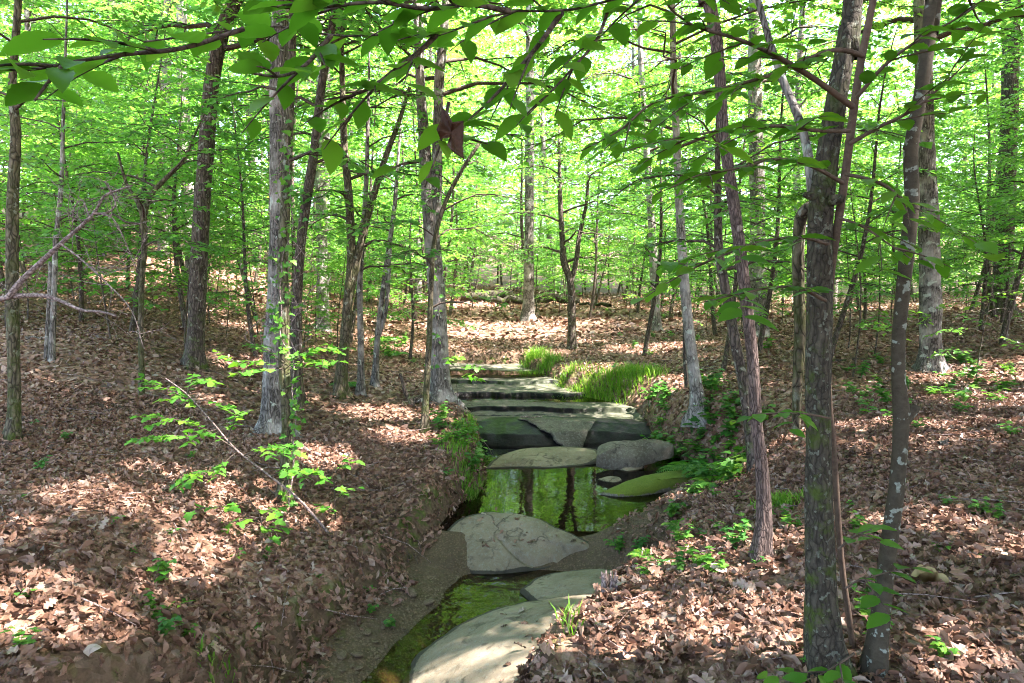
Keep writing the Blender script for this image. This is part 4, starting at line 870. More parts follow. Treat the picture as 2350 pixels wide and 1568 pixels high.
# ------------------------------------------------------------------ maple saplings and seedlings with separate leaves
def sapling(name, label, stem, y, branches, lsz, sp, cat='sapling', bark='twig', ms=None, r0=.007, seed=0, y1=None, group=None, stemleaf=None, tw=2, tl=.18):
    r = np.random.default_rng(seed); S = dpoly(stem, y, y1); g0 = gz(S[0, 0], S[0, 1]); S = np.vstack([[S[0, 0], S[0, 1], g0 - .05], S]) if S[0, 2] > g0 else S; base = np.array([S[0, 0], S[0, 1], g0])
    t = thing(name, base, label, cat, group); Q = spline(S, 30); G = Geo(); G.add(*tube(Q, np.linspace(r0, r0 * .35, 30), 7)); obj('stem', G.mesh('stem', M[bark], base), t)
    B = Geo(); ms = ms or LM_MAPLE
    for pts, ya, yb in branches: bough(t, base, dpoly(pts, ya, yb), r0 * .4, r, ms, lsz, sp, B, .15, tw, tl, .3, droop=.3)
    if stemleaf: bough(t, base, Q[int(30 * stemleaf):], r0 * .4, r, ms, lsz, sp * 1.2, B, .1, 1, tl, .3)
    obj('branches', B.mesh('branches', M['twig'], base), t); return t
sapling('maple_sapling', 'leaning pale-stemmed maple sapling with layered bright leaves on the left bank', [(768, 1240), (690, 1150), (610, 1085), (540, 1030), (480, 960), (430, 905), (380, 868)], 6.0,
        [([(540, 1030), (450, 975), (380, 960), (300, 956)], 6.0, 5.8), ([(500, 985), (440, 1000), (360, 1000), (330, 1010)], 6.0, 5.7), ([(560, 1045), (600, 1028), (650, 1030), (680, 1020)], 6.0, 5.8), ([(520, 1010), (540, 950), (510, 930)], 6.0, 6.1),
         ([(540, 1040), (490, 1080), (440, 1090), (410, 1130)], 6.0, 5.7), ([(620, 1095), (660, 1080), (700, 1080)], 6.0, 5.9), ([(470, 945), (400, 900), (340, 880), (320, 862)], 6.0, 6.1), ([(430, 905), (440, 880), (480, 868)], 6, 6.1)], .08, .034, bark='dead_wood', r0=.013, seed=3, tw=4, tl=.28)
sapling('maple_sapling', 'upright maple sapling with sunlit leaves below the leaning sapling', [(606, 1245), (598, 1190), (575, 1150), (552, 1110)], 5.6,
        [([(600, 1200), (570, 1190), (530, 1200), (510, 1215)], 5.6, 5.4), ([(590, 1180), (620, 1170), (650, 1180)], 5.6, 5.5), ([(575, 1150), (520, 1160), (450, 1170), (410, 1190)], 5.6, 5.3), ([(600, 1215), (625, 1215), (640, 1235)], 5.6, 5.5)], .10, .075, seed=4)
sapling('maple_sapling', 'slim maple sapling with yellow-green leaves right of the vine-covered trunk', [(775, 1238), (770, 1180), (768, 1120), (770, 1065)], 6.3, [([(770, 1180), (750, 1165), (735, 1170)], 6.3, 6.2), ([(770, 1150), (790, 1130), (800, 1120)], 6.3, 6.2), ([(768, 1110), (740, 1090), (722, 1080)], 6.3, 6.2), ([(769, 1085), (790, 1060), (800, 1045)], 6.3, 6.2), ([(770, 1215), (750, 1220), (740, 1235)], 6.3, 6.2)], .095, .06, seed=5)
sapling('maple_seedling', 'low maple seedling with a wide flat leaf cluster in the near left litter', [(325, 1490), (322, 1440), (328, 1390), (318, 1330)], 4.2, [([(328, 1420), (370, 1390), (430, 1385)], 4.2, 4.1), ([(325, 1400), (290, 1380), (262, 1375)], 4.2, 4.0), ([(322, 1370), (350, 1340), (365, 1300)], 4.2, 4.3), ([(322, 1440), (350, 1425), (390, 1412)], 4.2, 4.0), ([(318, 1335), (280, 1345), (250, 1350)], 4.2, 4.2), ([(325, 1450), (290, 1440), (265, 1450)], 4.2, 4.0)], .095, .06, seed=6, r0=.005, cat='seedling')
sapling('maple_seedling', 'pale green maple seedling beside the wide flat seedling cluster', [(225, 1450), (215, 1390), (205, 1330)], 4.5, [([(215, 1390), (180, 1370), (160, 1340)], 4.5, 4.4), ([(208, 1340), (230, 1310), (250, 1300)], 4.5, 4.6), ([(210, 1350), (185, 1310), (200, 1290)], 4.5, 4.6), ([(222, 1420), (190, 1420), (160, 1425)], 4.5, 4.4)], .085, .06, seed=7, r0=.004, cat='seedling')
sapling('maple_seedling', 'lobed-leaf seedling at the edge of the right-hand leaf litter', [(2345, 1330), (2338, 1290), (2330, 1260)], 4.6, [([(2335, 1280), (2310, 1265), (2285, 1262)], 4.6, 4.5), ([(2332, 1262), (2340, 1240), (2350, 1220)], 4.6, 4.7), ([(2340, 1300), (2325, 1290), (2310, 1290)], 4.6, 4.5)], .11, .07, seed=8, r0=.004, cat='seedling')
sapling('maple_sapling', 'bough of sunlit yellow-green leaves reaching out by the vine-covered trunk', [(660, 1000), (655, 900), (652, 850)], 6.4, [([(652, 850), (600, 830), (540, 830), (490, 800)], 6.4, 6.1), ([(652, 845), (580, 850), (540, 860)], 6.4, 6.0), ([(654, 848), (700, 810), (760, 800), (815, 800)], 6.4, 6.3), ([(656, 860), (720, 830), (780, 830)], 6.4, 6.2), ([(652, 840), (610, 800), (560, 790)], 6.4, 6.5), ([(660, 850), (690, 830), (740, 790)], 6.4, 6.6)], .085, .05, seed=9, r0=.006, tw=4)
sapling('maple_sapling', 'small maple spray hanging over the ledge beside the shaggy trunk', [(1050, 905), (1046, 870), (1050, 835)], 10.2, [([(1050, 850), (1080, 840), (1110, 850)], 10.2, 10), ([(1048, 845), (1030, 825), (1060, 820)], 10.2, 10.0), ([(1050, 870), (1075, 860), (1100, 870)], 10.2, 9.9)], .10, .06, seed=10, r0=.006, tw=3)

# herbs scattered in groups: small plants copied over the floor
def herb_proto(seed, nst, h, lsz, proto, lps=6):
    r = np.random.default_rng(seed); B = Geo(); P, X, N, S = [], [], [], []
    for s in range(nst):
        az = r.uniform(0, 6.28); d = np.array([math.cos(az), math.sin(az), 0]); t = np.linspace(0, 1, 5)[:, None]; hh = h * r.uniform(.6, 1.1)
        C = d * hh * .5 * t**1.5 + UP * hh * t * (1 - .2 * t); B.add(*tube(C, np.linspace(.003, .001, 5), 4))
        for k in range(lps):
            f = .35 + .65 * k / lps; p = np.array([np.interp(f, t[:, 0], C[:, q]) for q in range(3)]); a2 = k * 2.4 + az; P.append(p); X.append([math.cos(a2), math.sin(a2), r.uniform(-.2, .25)]); N.append(UP + r.normal(0, .25, 3)); S.append(lsz * r.uniform(.7, 1.2))
    V, f = batch(proto[0], proto[1], np.array(P), np.array(X), nrm(np.array(N)), np.array(S)); g = Geo(); g.add(V, f, np.repeat(r.uniform(0, 1, len(P)), len(proto[0])))
    return B.mesh('stem', M['leaf_herb']), g.mesh('leaves', M['leaf_herb'], smooth=False)
herbs = [herb_proto(1, 4, .22, .075, OVAL), herb_proto(2, 5, .3, .085, MAPLE[0], 5), herb_proto(3, 3, .15, .09, OVAL, 4), herb_proto(4, 7, .35, .07, MAPLE[1], 6)]
def herb(px, py, i, s, label, group, hr):
    r = ray(px, py); t = np.linspace(2, 40, 1500); pts = r[None] * t[:, None] + np.array([0, 0, CAMZ]); b = np.nonzero(pts[:, 2] < gfast(pts[:, 0], pts[:, 1]))[0]
    if not len(b): return
    p = pts[b[0]]; o = thing('green_herb', (p[0], p[1], p[2] - .01), label, 'plant', group); o.rotation_euler.z = hr.uniform(0, 6.28); o.scale = (s,) * 3
    st, lv = herbs[i]; obj('stem', st, o); obj('leaves', lv, o)
hr = np.random.default_rng(90)
for (x0, x1, y0, y1, n, smin, smax, lab) in [(1940, 2340, 830, 1010, 34, .7, 1.3, 'low leafy herb growing in the sunny litter on the right flat'), (1490, 1730, 890, 1110, 52, .9, 1.7, 'lush green herb on the eroded fern bank right of the pool'),
        (1000, 1120, 960, 1100, 24, .7, 1.2, 'small herb on the grassy bank left of the pool'), (1480, 1760, 1080, 1260, 16, .5, .9, 'small herb on the muddy right shore of the pool'), (1380, 1640, 1225, 1330, 10, .5, .8, 'little seedling at the lip of the near leafy mound'),
        (0, 700, 880, 1500, 18, .3, .6, 'tiny green seedling poking through the left slope litter'), (1500, 2340, 1150, 1560, 16, .35, .6, 'tiny green seedling poking through the right bank litter'), (850, 960, 770, 840, 9, .9, 1.5, 'leafy herb beside the slender stems above the ledge'),
        (1380, 1780, 700, 900, 20, .7, 1.4, 'small leafy plant on the sunny far bank'), (300, 900, 1200, 1480, 10, .35, .6, 'tiny seedling along the lip of the left stream bank')]:
    for _ in range(n): herb(hr.uniform(x0, x1), hr.uniform(y0, y1), int(hr.integers(4)), hr.uniform(smin, smax), lab, lab, hr)
def rank(objs, txt, mark, at):
    for i, o in enumerate(sorted(objs, key=lambda o: (o.location[0] - at[0]) ** 2 + (o.location[1] - at[1]) ** 2)): o['label'] = txt + ', ' + ORD[i] + ' the ' + mark
for key, txt, mark, t in [('low leafy herb', 'low leafy herb in the sunny litter', 'stout grey sunlit trunk', 'T15'), ('lush green', 'lush green herb on the eroded bank', 'smooth pale leaning trunk', 'T9b'), ('small herb on the grassy', 'small herb on the grassy bank', 'shaggy double trunk', 'T6'),
        ('small herb on the muddy', 'small herb on the muddy shore', 'dark crooked trunk', 'T10'), ('little seedling', 'little seedling on the leafy mound', 'furrowed curving trunk', 'T11'), ('tiny green seedling poking through the left', 'tiny seedling in the left slope litter', 'vine-covered mottled trunk', 'T3b'),
        ('tiny green seedling poking through the right', 'tiny seedling in the right bank litter', 'thick knotty trunk', 'T12'), ('leafy herb beside', 'leafy herb above the ledge', 'forked slender stem', 'T5c'), ('small leafy plant', 'small leafy plant on the far bank', 'small crooked forked tree', 'T8'), ('tiny seedling along', 'tiny seedling on the stream bank lip', 'vine-covered mottled trunk', 'T3b')]:
    rank([o for o in bpy.data.objects if str(o.get('group', '')).startswith(key)], txt, mark, NEAR[t][3])

# grass
def grass(label, pts, n, h, seed, spread, dens=1.0):
    r = np.random.default_rng(seed); c = []
    for px, py, z in pts: c.append(atz(px, py, z))
    c = np.array(c); k = r.integers(len(c), size=n); x = c[k, 0] + r.normal(0, spread, n); y = c[k, 1] + r.normal(0, spread, n); z = ground(x, y); hh = h * r.uniform(.5, 1.15, n)
    az = r.uniform(0, 6.28, n); d = np.c_[np.cos(az), np.sin(az), 0 * az]; s = np.c_[-np.sin(az), np.cos(az), 0 * az]; b = np.c_[x, y, z - .01]; w = (.003 + .004 * r.uniform(0, 1, n))[:, None] * (1 + h)
    V = np.stack([b - s * w, b + s * w, b + d * hh[:, None] * .2 + UP * hh[:, None] * .65 + s * w * .8, b + d * hh[:, None] * .2 + UP * hh[:, None] * .65 - s * w * .8, b + d * hh[:, None] * .55 + UP * hh[:, None] * .95], 1).reshape(-1, 3)
    i = np.arange(n) * 5; g = Geo(); g.add(V, [np.stack([i, i + 1, i + 2, i + 3], -1), np.stack([i + 3, i + 2, i + 4], -1)], np.repeat(r.uniform(0, 1, n), 5))
    c0 = np.array([x.mean(), y.mean(), z.min()]); o = obj('grass_patch', g.mesh('grass_patch', M['grass'], c0, smooth=False), loc=c0); tag(o, label, 'grass'); return o
grass('bright tall grass tuft at the right edge of the upper ledge', [(1200, 850, 1.0), (1225, 838, 1.02), (1250, 850, 1.0)], 1700, .30, 1, .16)
grass('bright green grass bank curving along the right side of the ledge', [(1290, 868, .98), (1330, 878, .95), (1370, 882, .95), (1400, 892, .92), (1350, 896, .9), (1310, 884, .95), (1430, 880, .97), (1470, 882, 1.0)], 3600, .24, 2, .22)
grass('grassy clump on the left lip of the wet rock face', [(1100, 985, .72), (1115, 1000, .66), (1085, 1010, .7), (1060, 1040, .68)], 900, .14, 3, .14)
grass('short grass edging the left shore of the pool', [(1105, 1110, .4), (1118, 1130, .35), (1120, 1090, .4), (1080, 1080, .55)], 1100, .17, 4, .1)
grass('small grass tuft in the leaves beside the dappled slab', [(1310, 1500, .6), (1325, 1515, .6)], 24, .15, 5, .04)
grass('fresh grass blades on the lip of the near mound', [(1535, 1246, .62)], 70, .10, 6, .06)
grass('short grass on the mossy bank behind the furrowed trunk', [(1785, 1172, .85), (1795, 1168, .86)], 400, .12, 7, .1)
grass('grass blades by the roots at the lower left bank', [(510, 1530, .5), (520, 1540, .5)], 50, .10, 8, .07)

# ferns
def fern_mesh(seed, nf=9, L=.45):
    r = np.random.default_rng(seed); P, X, N, S = [], [], [], []; B = Geo()
    for k in range(nf):
        az = k * 6.28 / nf + r.uniform(-.3, .3); d = np.array([math.cos(az), math.sin(az), 0]); sd = np.array([-d[1], d[0], 0]); t = np.linspace(0, 1, 9)[:, None]; l = L * r.uniform(.7, 1.15)
        C = d * l * t + UP * l * (1.0 * t - .95 * t**2); B.add(*tube(C, np.linspace(.003, .001, 9), 4))
        for f in np.linspace(.12, 1, 18):
            p = np.array([np.interp(f, t[:, 0], C[:, q]) for q in range(3)])
            for sg in (-1, 1): P.append(p); X.append(sd * sg + d * .35 - UP * .1); N.append(UP + d * .3); S.append(l * .30 * math.sin(math.pi * min(f * .93 + .07, 1)) ** .8 + .01)
    pv = DIA[0] * np.array([1, .42, 1]); V, f = batch(pv, DIA[1], np.array(P), np.array(X), nrm(np.array(N)), np.array(S)); g = Geo(); g.add(V, f, np.repeat(r.uniform(0, 1, len(P)), 4)); return B.mesh('stalks', M['leaf_herb']), g.mesh('fronds', M['leaf_herb'], smooth=False)
ferns = [fern_mesh(i) for i in range(3)]
def fern(px, py, z, s, label, i, group=None):
    p = atz(px, py, z); p[2] = gz(p[0], p[1]); o = thing('fern', p, label, 'fern', group); o.scale = (s,) * 3; o.rotation_euler.z = px
    a, b = ferns[i % 3]; obj('stalks', a, o); obj('fronds', b, o)
fern(800, 905, .95, .8, 'dark fern at the mossy foot of the twin-stemmed tree', 0); fern(890, 815, 1.15, 1.2, 'pale fern beside the forked slender stem', 1); fern(905, 838, 1.1, .9, 'smaller fern in front of the pale fern', 2)
for i, (a, b, z, s) in enumerate([(1590, 975, .95, 1.0), (1620, 1000, .9, 1.0), (1560, 955, .95, .9), (1650, 965, 1.0, .8), (1640, 1040, .85, .8), (1540, 935, .95, .8)]): fern(a, b, z, s, 'green fern on the eroded bank below the smooth pale trunk', i, 'ferns on the eroded bank')
rank([o for o in bpy.data.objects if o.get('group') == 'ferns on the eroded bank'], 'green fern on the eroded bank', 'smooth pale leaning trunk', NEAR['T9b'][3])
fern(1565, 1225, .68, .45, 'little fern at the edge of the near mound', 1); fern(1480, 1300, .68, .3, 'tiny fern beside the rotten stump on the mound', 2)

# ------------------------------------------------------------------ vines on the trunks
def vine(name, label, px, y, w, nleaf, seed, stem=True):
    r = np.random.default_rng(seed); S = dpoly(px, y); Q = spline(S, 80); Q = Q + np.c_[.03 * noise3(Q[:, 2] * 4, seed, 0, 3), .03 * noise3(Q[:, 2] * 4, seed, 5, 4) , 0 * Q[:, 2]]
    base = np.array([Q[0, 0], Q[0, 1], gz(Q[0, 0], Q[0, 1])]); o = thing(name, base, label, 'vine'); G = Geo(); G.add(*tube(Q, np.linspace(w, w * .4, 80), 6)); obj('stem', G.mesh('stem', M['dead_wood'], base), o)
    if nleaf:
        k = r.integers(80, size=nleaf); P = Q[k] + r.normal(0, .05, (nleaf, 3)) * [1, .7, 1]; X = nrm(r.normal(0, 1, (nleaf, 3)) * [1, .6, .3] + [0, -.4, -.2]); N = nrm(r.normal(0, .5, (nleaf, 3)) + [0, -.6, .7])
        V, f = batch(MAPLE[0][0], MAPLE[0][1], P, X, N, r.uniform(.035, .075, nleaf)); g = Geo(); g.add(V, f, np.repeat(r.uniform(.2, 1, nleaf), len(MAPLE[0][0]))); obj('leaves', g.mesh('leaves', M['leaf_herb'], base, smooth=False), o)
vine('vine', 'leafy vine climbing the mottled trunk before the pale grey trunk', [(668, 1165), (676, 1060), (672, 950), (668, 840), (640, 720), (655, 600), (670, 480), (660, 300)], 6.36, .008, 190, 1)
vine('vine', 'bare looping vine hanging off the pale grey trunk', [(690, 830), (665, 760), (700, 690), (735, 640), (690, 580), (640, 520), (612, 470), (640, 400), (690, 350)], 8.2, .007, 0, 2)
vine('vine', 'second bare vine twisting down the vine-tangled trunk', [(618, 860), (605, 760), (640, 690), (632, 600), (660, 520), (640, 420), (655, 300), (620, 210)], 8.2, .006, 30, 3)
vine('vine', 'pale thin vine stem hanging beside the shaggy double trunk', [(968, 1032), (978, 960), (985, 880), (1000, 800), (1008, 700), (998, 600)], 9.4, .007, 40, 4)

vr = np.random.default_rng(19)
for q in range(5):
    x0, y0_ = vr.uniform(610, 690), vr.uniform(560, 860); vine('vine', ['thin grey vine loop', 'kinked pale vine', 'drooping bare vine', 'short curling vine', 'slack dangling vine'][q] + ' tangled round the pale grey trunk', [(x0, y0_)] + [(x0 + vr.uniform(-70, 90), y0_ - 45 * (k + 1) + vr.uniform(-25, 25)) for k in range(5)], 8.15 - q * .05, .005, 14, 20 + q)
# ------------------------------------------------------------------ pale forked dead branch on the left
db0 = aty(0, 690, 4.6); o = thing('dead_branch', db0, 'pale forked dead branch with bare twigs reaching in over the left slope', 'branch'); G = Geo(); r = np.random.default_rng(5)
def dtube(pts, y0, y1, r0, r1): Q = spline(dpoly(pts, y0, y1), 40); G.add(*tube(Q, np.linspace(r0, r1, 40), 9, .06, 2, 3)); return Q
mains = [dtube([(-160, 760), (-60, 705), (20, 682), (70, 678), (110, 680), (150, 695), (190, 712), (230, 715), (268, 725)], 4.7, 4.4, .026, .006), dtube([(20, 682), (45, 650), (80, 615), (130, 568), (175, 528), (215, 490), (240, 450), (275, 435), (305, 425)], 4.6, 4.6, .022, .005),
         dtube([(215, 490), (245, 488), (265, 470), (255, 440), (240, 415)], 4.6, 4.7, .008, .003), dtube([(230, 489), (262, 505), (290, 560), (310, 610)], 4.6, 4.5, .006, .002), dtube([(140, 560), (180, 590), (235, 640), (300, 710), (330, 800)], 4.6, 4.4, .007, .002), dtube([(205, 500), (190, 460), (170, 480), (165, 540)], 4.6, 4.7, .006, .002)]
obj('limb', G.mesh('limb', M['dead_wood'], db0), o); G = Geo()
for Q in mains:
    for k in range(16):
        i = int(r.integers(6, 39)); d = nrm(r.normal(0, 1, 3) * [1, .5, 1]); l = r.uniform(.08, .32); t = np.linspace(0, 1, 6)[:, None]; W = Q[i] + d * l * t + nrm(r.normal(0, 1, 3)) * l * .35 * t**2; G.add(*tube(W, np.linspace(.003, .0012, 6), 4))
        for _ in range(2): j = int(r.integers(2, 5)); d2 = nrm(d + r.normal(0, .8, 3)); G.add(*tube(W[j] + d2 * l * .4 * t, np.linspace(.002, .001, 6), 3))
obj('twigs', G.mesh('twigs', M['dead_wood'], db0), o)

# ------------------------------------------------------------------ logs, sticks, roots, stump
def stick(name, label, pts, y0, y1, r0, r1, mat, cat, lift=.02, group=None, n=8):
    Q = spline(dpoly(pts, y0, y1), 24); Q[:, 2] = np.maximum(ground(Q[:, 0], Q[:, 1]) + r0 * .55 + lift, -9); Q[:, 2] += r0 * .6 * noise3(np.arange(24) * .4, 1, 2, 7); G = Geo(); G.add(*tube(Q, np.linspace(r0, r1, 24), n, .06, 2, 5)); c = Q[0]
    o = obj(name, G.mesh(name, M[mat], c), loc=c); return tag(o, label, cat, group)
for lab, pts, y0, y1, r0, r1 in [('long dark fallen log lying level beyond the ledge', [(1080, 652), (1150, 650), (1240, 658), (1330, 655)], 33, 33, .24, .18), ('dark mossy log on the ground below the long log', [(1060, 672), (1130, 672), (1205, 676)], 31, 31, .20, .16), ('thin fallen trunk slanting on the sunny far bank', [(1400, 700), (1370, 690), (1330, 684)], 27, 29, .08, .05)]:
    stick('fallen_log', lab, pts, y0, y1, r0, r1, 'log', 'log', .1, n=12)
for lab, pts, y0, y1, r0, r1, mt in [('thin bent stick lying across the litter below the dark straight trunk', [(205, 815), (250, 812), (295, 798)], 11.0, 11.6, .02, .012, 'dead_wood'), ('short broken stick right of the pale grey trunk', [(680, 962), (710, 972), (735, 984)], 8.0, 7.8, .022, .014, 'dead_wood'), ('long thin pale stick in the litter above the boulder', [(760, 1178), (830, 1165), (890, 1152), (920, 1150)], 7.0, 7.3, .010, .006, 'dead_wood'),
        ('mossy grey stick lying by the slim mossy trunk', [(60, 822), (90, 835), (125, 830)], 10.8, 11.0, .03, .02, 'bark_grey'), ('pale sunlit stick in the near right litter', [(2265, 1462), (2300, 1485), (2335, 1510)], 3.5, 3.35, .010, .006, 'dead_wood'), ('grey stick half buried in the right litter', [(2150, 1125), (2185, 1115), (2215, 1108)], 6.2, 6.3, .02, .012, 'bark_grey'),
        ('thin grey branch fallen beside the smooth pale trunk', [(1560, 905), (1600, 880), (1640, 868)], 11.5, 12.5, .015, .008, 'dead_wood'), ('fallen stick above the eroded bank behind the knotty trunk', [(1890, 800), (1940, 796), (1985, 790)], 12.5, 12.8, .03, .02, 'log'), ('pale twig lying on the wet rock face', [(1195, 975), (1215, 985), (1245, 990)], 11.6, 11.6, .012, .008, 'dead_wood'), ('thin stick at the far right in the sunny litter', [(2270, 1000), (2310, 995), (2345, 985)], 8.2, 8.4, .012, .008, 'dead_wood')]:
    stick('fallen_stick', lab, pts, y0, y1, r0, r1, mt, 'stick', .35 if 'wet rock' in lab else .015)
def roots(name, label, lst, mat, cat='root', parent=None):
    G = Geo()
    for pts, y0, y1, r0, r1 in lst: Q = spline(dpoly(pts, y0, y1), 20); G.add(*tube(Q, np.linspace(r0, r1, 20), 8, .08, 2, 4))
    if parent is None: c = np.vstack(G.V)[0]; return tag(obj(name, G.mesh(name, M[mat], c), loc=c), label, cat)
    return obj('root', G.mesh('root', M[mat], parent.location), parent)
roots('root', '', [([(1000, 900), (975, 915), (955, 920), (940, 925)], 11.2, 10.8, .07, .03), ([(1005, 920), (985, 940), (965, 950)], 11.2, 10.9, .06, .02), ([(1020, 930), (1030, 960), (1025, 985)], 11.2, 10.9, .05, .02), ([(1000, 930), (995, 955), (990, 975)], 11.2, 10.9, .04, .015)], 'bark_grey', parent=NEAR['T6'][0])
roots('exposed_root', 'dark dead root stub standing beside the shaggy double trunk', [([(952, 955), (944, 925), (930, 900), (924, 875), (918, 858)], 10.7, 10.9, .05, .025), ([(942, 920), (965, 910), (985, 905)], 10.8, 11.0, .035, .02)], 'bark_dark')
rr = np.random.default_rng(12); lst = []
for k in range(26):
    x = rr.uniform(560, 700); y = 1400 + (700 - x) * .55 + rr.uniform(-30, 40); lst.append(([(x, y), (x + rr.uniform(-12, 12), y + rr.uniform(15, 35)), (x + rr.uniform(-18, 25), y + rr.uniform(40, 80))], 4.75 + (x - 560) * .004, 4.65 + (x - 560) * .004, rr.uniform(.004, .010), .002))
roots('exposed_root', 'tangle of fine hanging roots on the cut left stream bank', lst, 'twig')
lst = []
for k in range(16):
    x = rr.uniform(850, 960); y = 1250 + rr.uniform(-20, 30); lst.append(([(x, y), (x + rr.uniform(-10, 12), y + 25), (x + rr.uniform(-20, 22), y + rr.uniform(35, 60))], 6.3, 6.2, .005, .002))
roots('exposed_root', 'fine roots hanging from the sod left of the boulder', lst, 'twig')
sp = atz(1400, 1365, .70); sp[2] = gz(sp[0], sp[1]); G = Geo(); r = np.random.default_rng(3)
for k in range(14): a = r.uniform(0, 6.28); rad = r.uniform(.02, .05); hh = r.uniform(.06, .2); b0 = np.array([math.cos(a) * rad, math.sin(a) * rad, -.05]); t = np.linspace(0, 1, 5)[:, None]; G.add(*tube(b0 + (UP * hh + np.array([math.cos(a), math.sin(a), 0]) * .02) * t, np.linspace(.022, .004, 5), 5, .15, 2, k))
tag(obj('stump', G.mesh('stump', M['dead_wood']), loc=sp), 'small splintered rotten stump at the edge of the near mound', 'stump')
# ------------------------------------------------------------------ leaf litter
lr = np.random.default_rng(55)
def litter_pts(n, y0, y1, pw=1.0):
    y = y0 + (y1 - y0) * lr.uniform(0, 1, n) ** pw; x = lr.uniform(-1, 1, n) * (.80 * y + 1.0); d = chan(x, y)
    keep = (d > -.03 + .16 * noise3(x * 2.2, y * 2.2, 0, 44)) | ((d > -.1) & (lr.uniform(0, 1, n) < .2)) | ((x > .7) & (y > 6.0) & (y < 9.3) & (gfast(x, y) > .27) & (lr.uniform(0, 1, n) < .35)); return x[keep], y[keep], d[keep]
def litter_geo(x, y, d, smin, smax, protos_, flat, liftmax):
    g = Geo(); n = len(x); z = gfast(x, y); e = .04; gxn = (gfast(x + e, y) - z) / e; gyn = (gfast(x, y + e) - z) / e
    up = nrm(np.c_[-gxn, -gyn, np.ones(n)]); pid = lr.integers(len(protos_), size=n); r = np.clip(lr.beta(2.0, 2.2, n) + .12 * noise3(x * .6, y * .6, 0, 8), 0, 1)
    for k, (pv, pf) in enumerate(protos_):
        m = pid == k; c = m.sum()
        if not c: continue
        N = nrm(up[m] + lr.normal(0, flat, (c, 3))); X = nrm(np.cross(N, nrm(lr.normal(0, 1, (c, 3))))); S = lr.uniform(smin, smax, c); P = np.c_[x[m], y[m], z[m]] + up[m] * (lr.uniform(.002, liftmax, c)[:, None]) - X * (S * .5)[:, None]
        V, f = batch(pv, pf, P, X, N, S); g.add(V, f, np.repeat(r[m], len(pv)))
    return g
SIMPLE = [(np.array([[0, 0, 0], [.3, .27, .1], [.7, .24, .02], [1, 0, .12], [.7, -.2, .1], [.3, -.28, .0]]), [np.array([[0, 2, 1], [0, 3, 2], [0, 4, 3], [0, 5, 4]])]),
          (np.array([[0, 0, .05], [.45, .3, -.05], [1, 0, .1], [.5, -.3, .12]]), [np.array([[0, 2, 1], [0, 3, 2]])])]
_ox = _oakx[[0, 2, 4, 5, 6, 7, 9]]; _ow = _oakw[[0, 2, 3, 4, 5, 6, 9]]; _bx = _x[[0, 3, 6, 9, 11]]; _bw = (.27 * np.sin(np.pi * _x ** .8) + .01)[[0, 3, 6, 9, 11]]
LITLO = [curled(_ox, _ow, .5, .35, 11, .06), curled(_ox, _ow, -.4, -.3, 12, .06), curled(_bx, _bw, .8, .5, 13, .05), curled(_bx, _bw, -.3, -.5, 14, .06), curled(_bx, _bw * 1.1, .2, .6, 15, .08)]
g1 = litter_geo(*litter_pts(9800, 2.3, 4.7, .9), .045, .115, LITTER, .5, .045)
g0 = litter_geo(*litter_pts(32000, 4.6, 9.0, .8), .04, .11, LITLO, .5, .045); g1.add(np.vstack(g0.V), [np.vstack(g0.Fq)], np.concatenate(g0.R))
lo = obj('leaf_litter', g1.mesh('leaf_litter', M['litter'], smooth=False), kind='stuff'); tag(lo, 'thick carpet of brown fallen leaves covering both banks', 'leaf litter')
g2 = litter_geo(*litter_pts(72000, 8.3, 20, .8), .06, .125, SIMPLE, .4, .04)
g3 = litter_geo(*litter_pts(45000, 19, 44, .8), .13, .26, [SIMPLE[1]], .4, .05)
g2.add(np.vstack(g3.V), [np.vstack(g3.Ft)], np.concatenate(g3.R))
lo = obj('leaf_litter', g2.mesh('leaf_litter', M['litter'], smooth=False), kind='stuff'); tag(lo, 'brown leaf litter spread over the far slopes under the trees', 'leaf litter')
n = 900; x, y, d_ = litter_pts(n, 2.6, 16, .8); n = len(x); az = lr.uniform(0, 6.28, n); dv = np.c_[np.cos(az), np.sin(az), 0 * az]; L = lr.uniform(.08, .5, n)[:, None]; p0 = np.c_[x, y, gfast(x, y) + .035]; q1 = p0 + dv * L; q1[:, 2] = gfast(q1[:, 0], q1[:, 1]) + lr.uniform(.02, .07, n); mid = (p0 + q1) / 2 + lr.normal(0, .015, (n, 3))
g = Geo()
for A_, B_, C_ in zip(p0, mid, q1): g.add(*tube(np.stack([A_, B_, C_]), np.array([.004, .0032, .002]) * lr.uniform(.6, 1.6), 4))
tag(obj('twig_litter', g.mesh('twig_litter', M['dead_wood']), kind='stuff'), 'thin dead twigs strewn all over the leaf litter', 'twigs')
# the fallen leaves that show largest, each one its own
LM_DEAD = [mesh('fallen_leaf', v, f, M['dead_leaf'], False) for v, f in LITTER]
x, y, d = litter_pts(2600, 2.5, 4.6, 1.0); sel = (d > .3) & (np.abs(x) < .76 * y); x, y = x[sel][:280], y[sel][:280]; z = gfast(x, y)
for a, b, c in zip(x, y, z):
    N = nrm(UP + lr.normal(0, .4, 3)); X = nrm(np.cross(N, lr.normal(0, 1, 3)))
    place_leaf(LM_DEAD[int(lr.integers(7))], ground_o, np.zeros(3), np.array([a, b, c + .03]), X, N, lr.uniform(.08, .14), 'fallen_leaf')
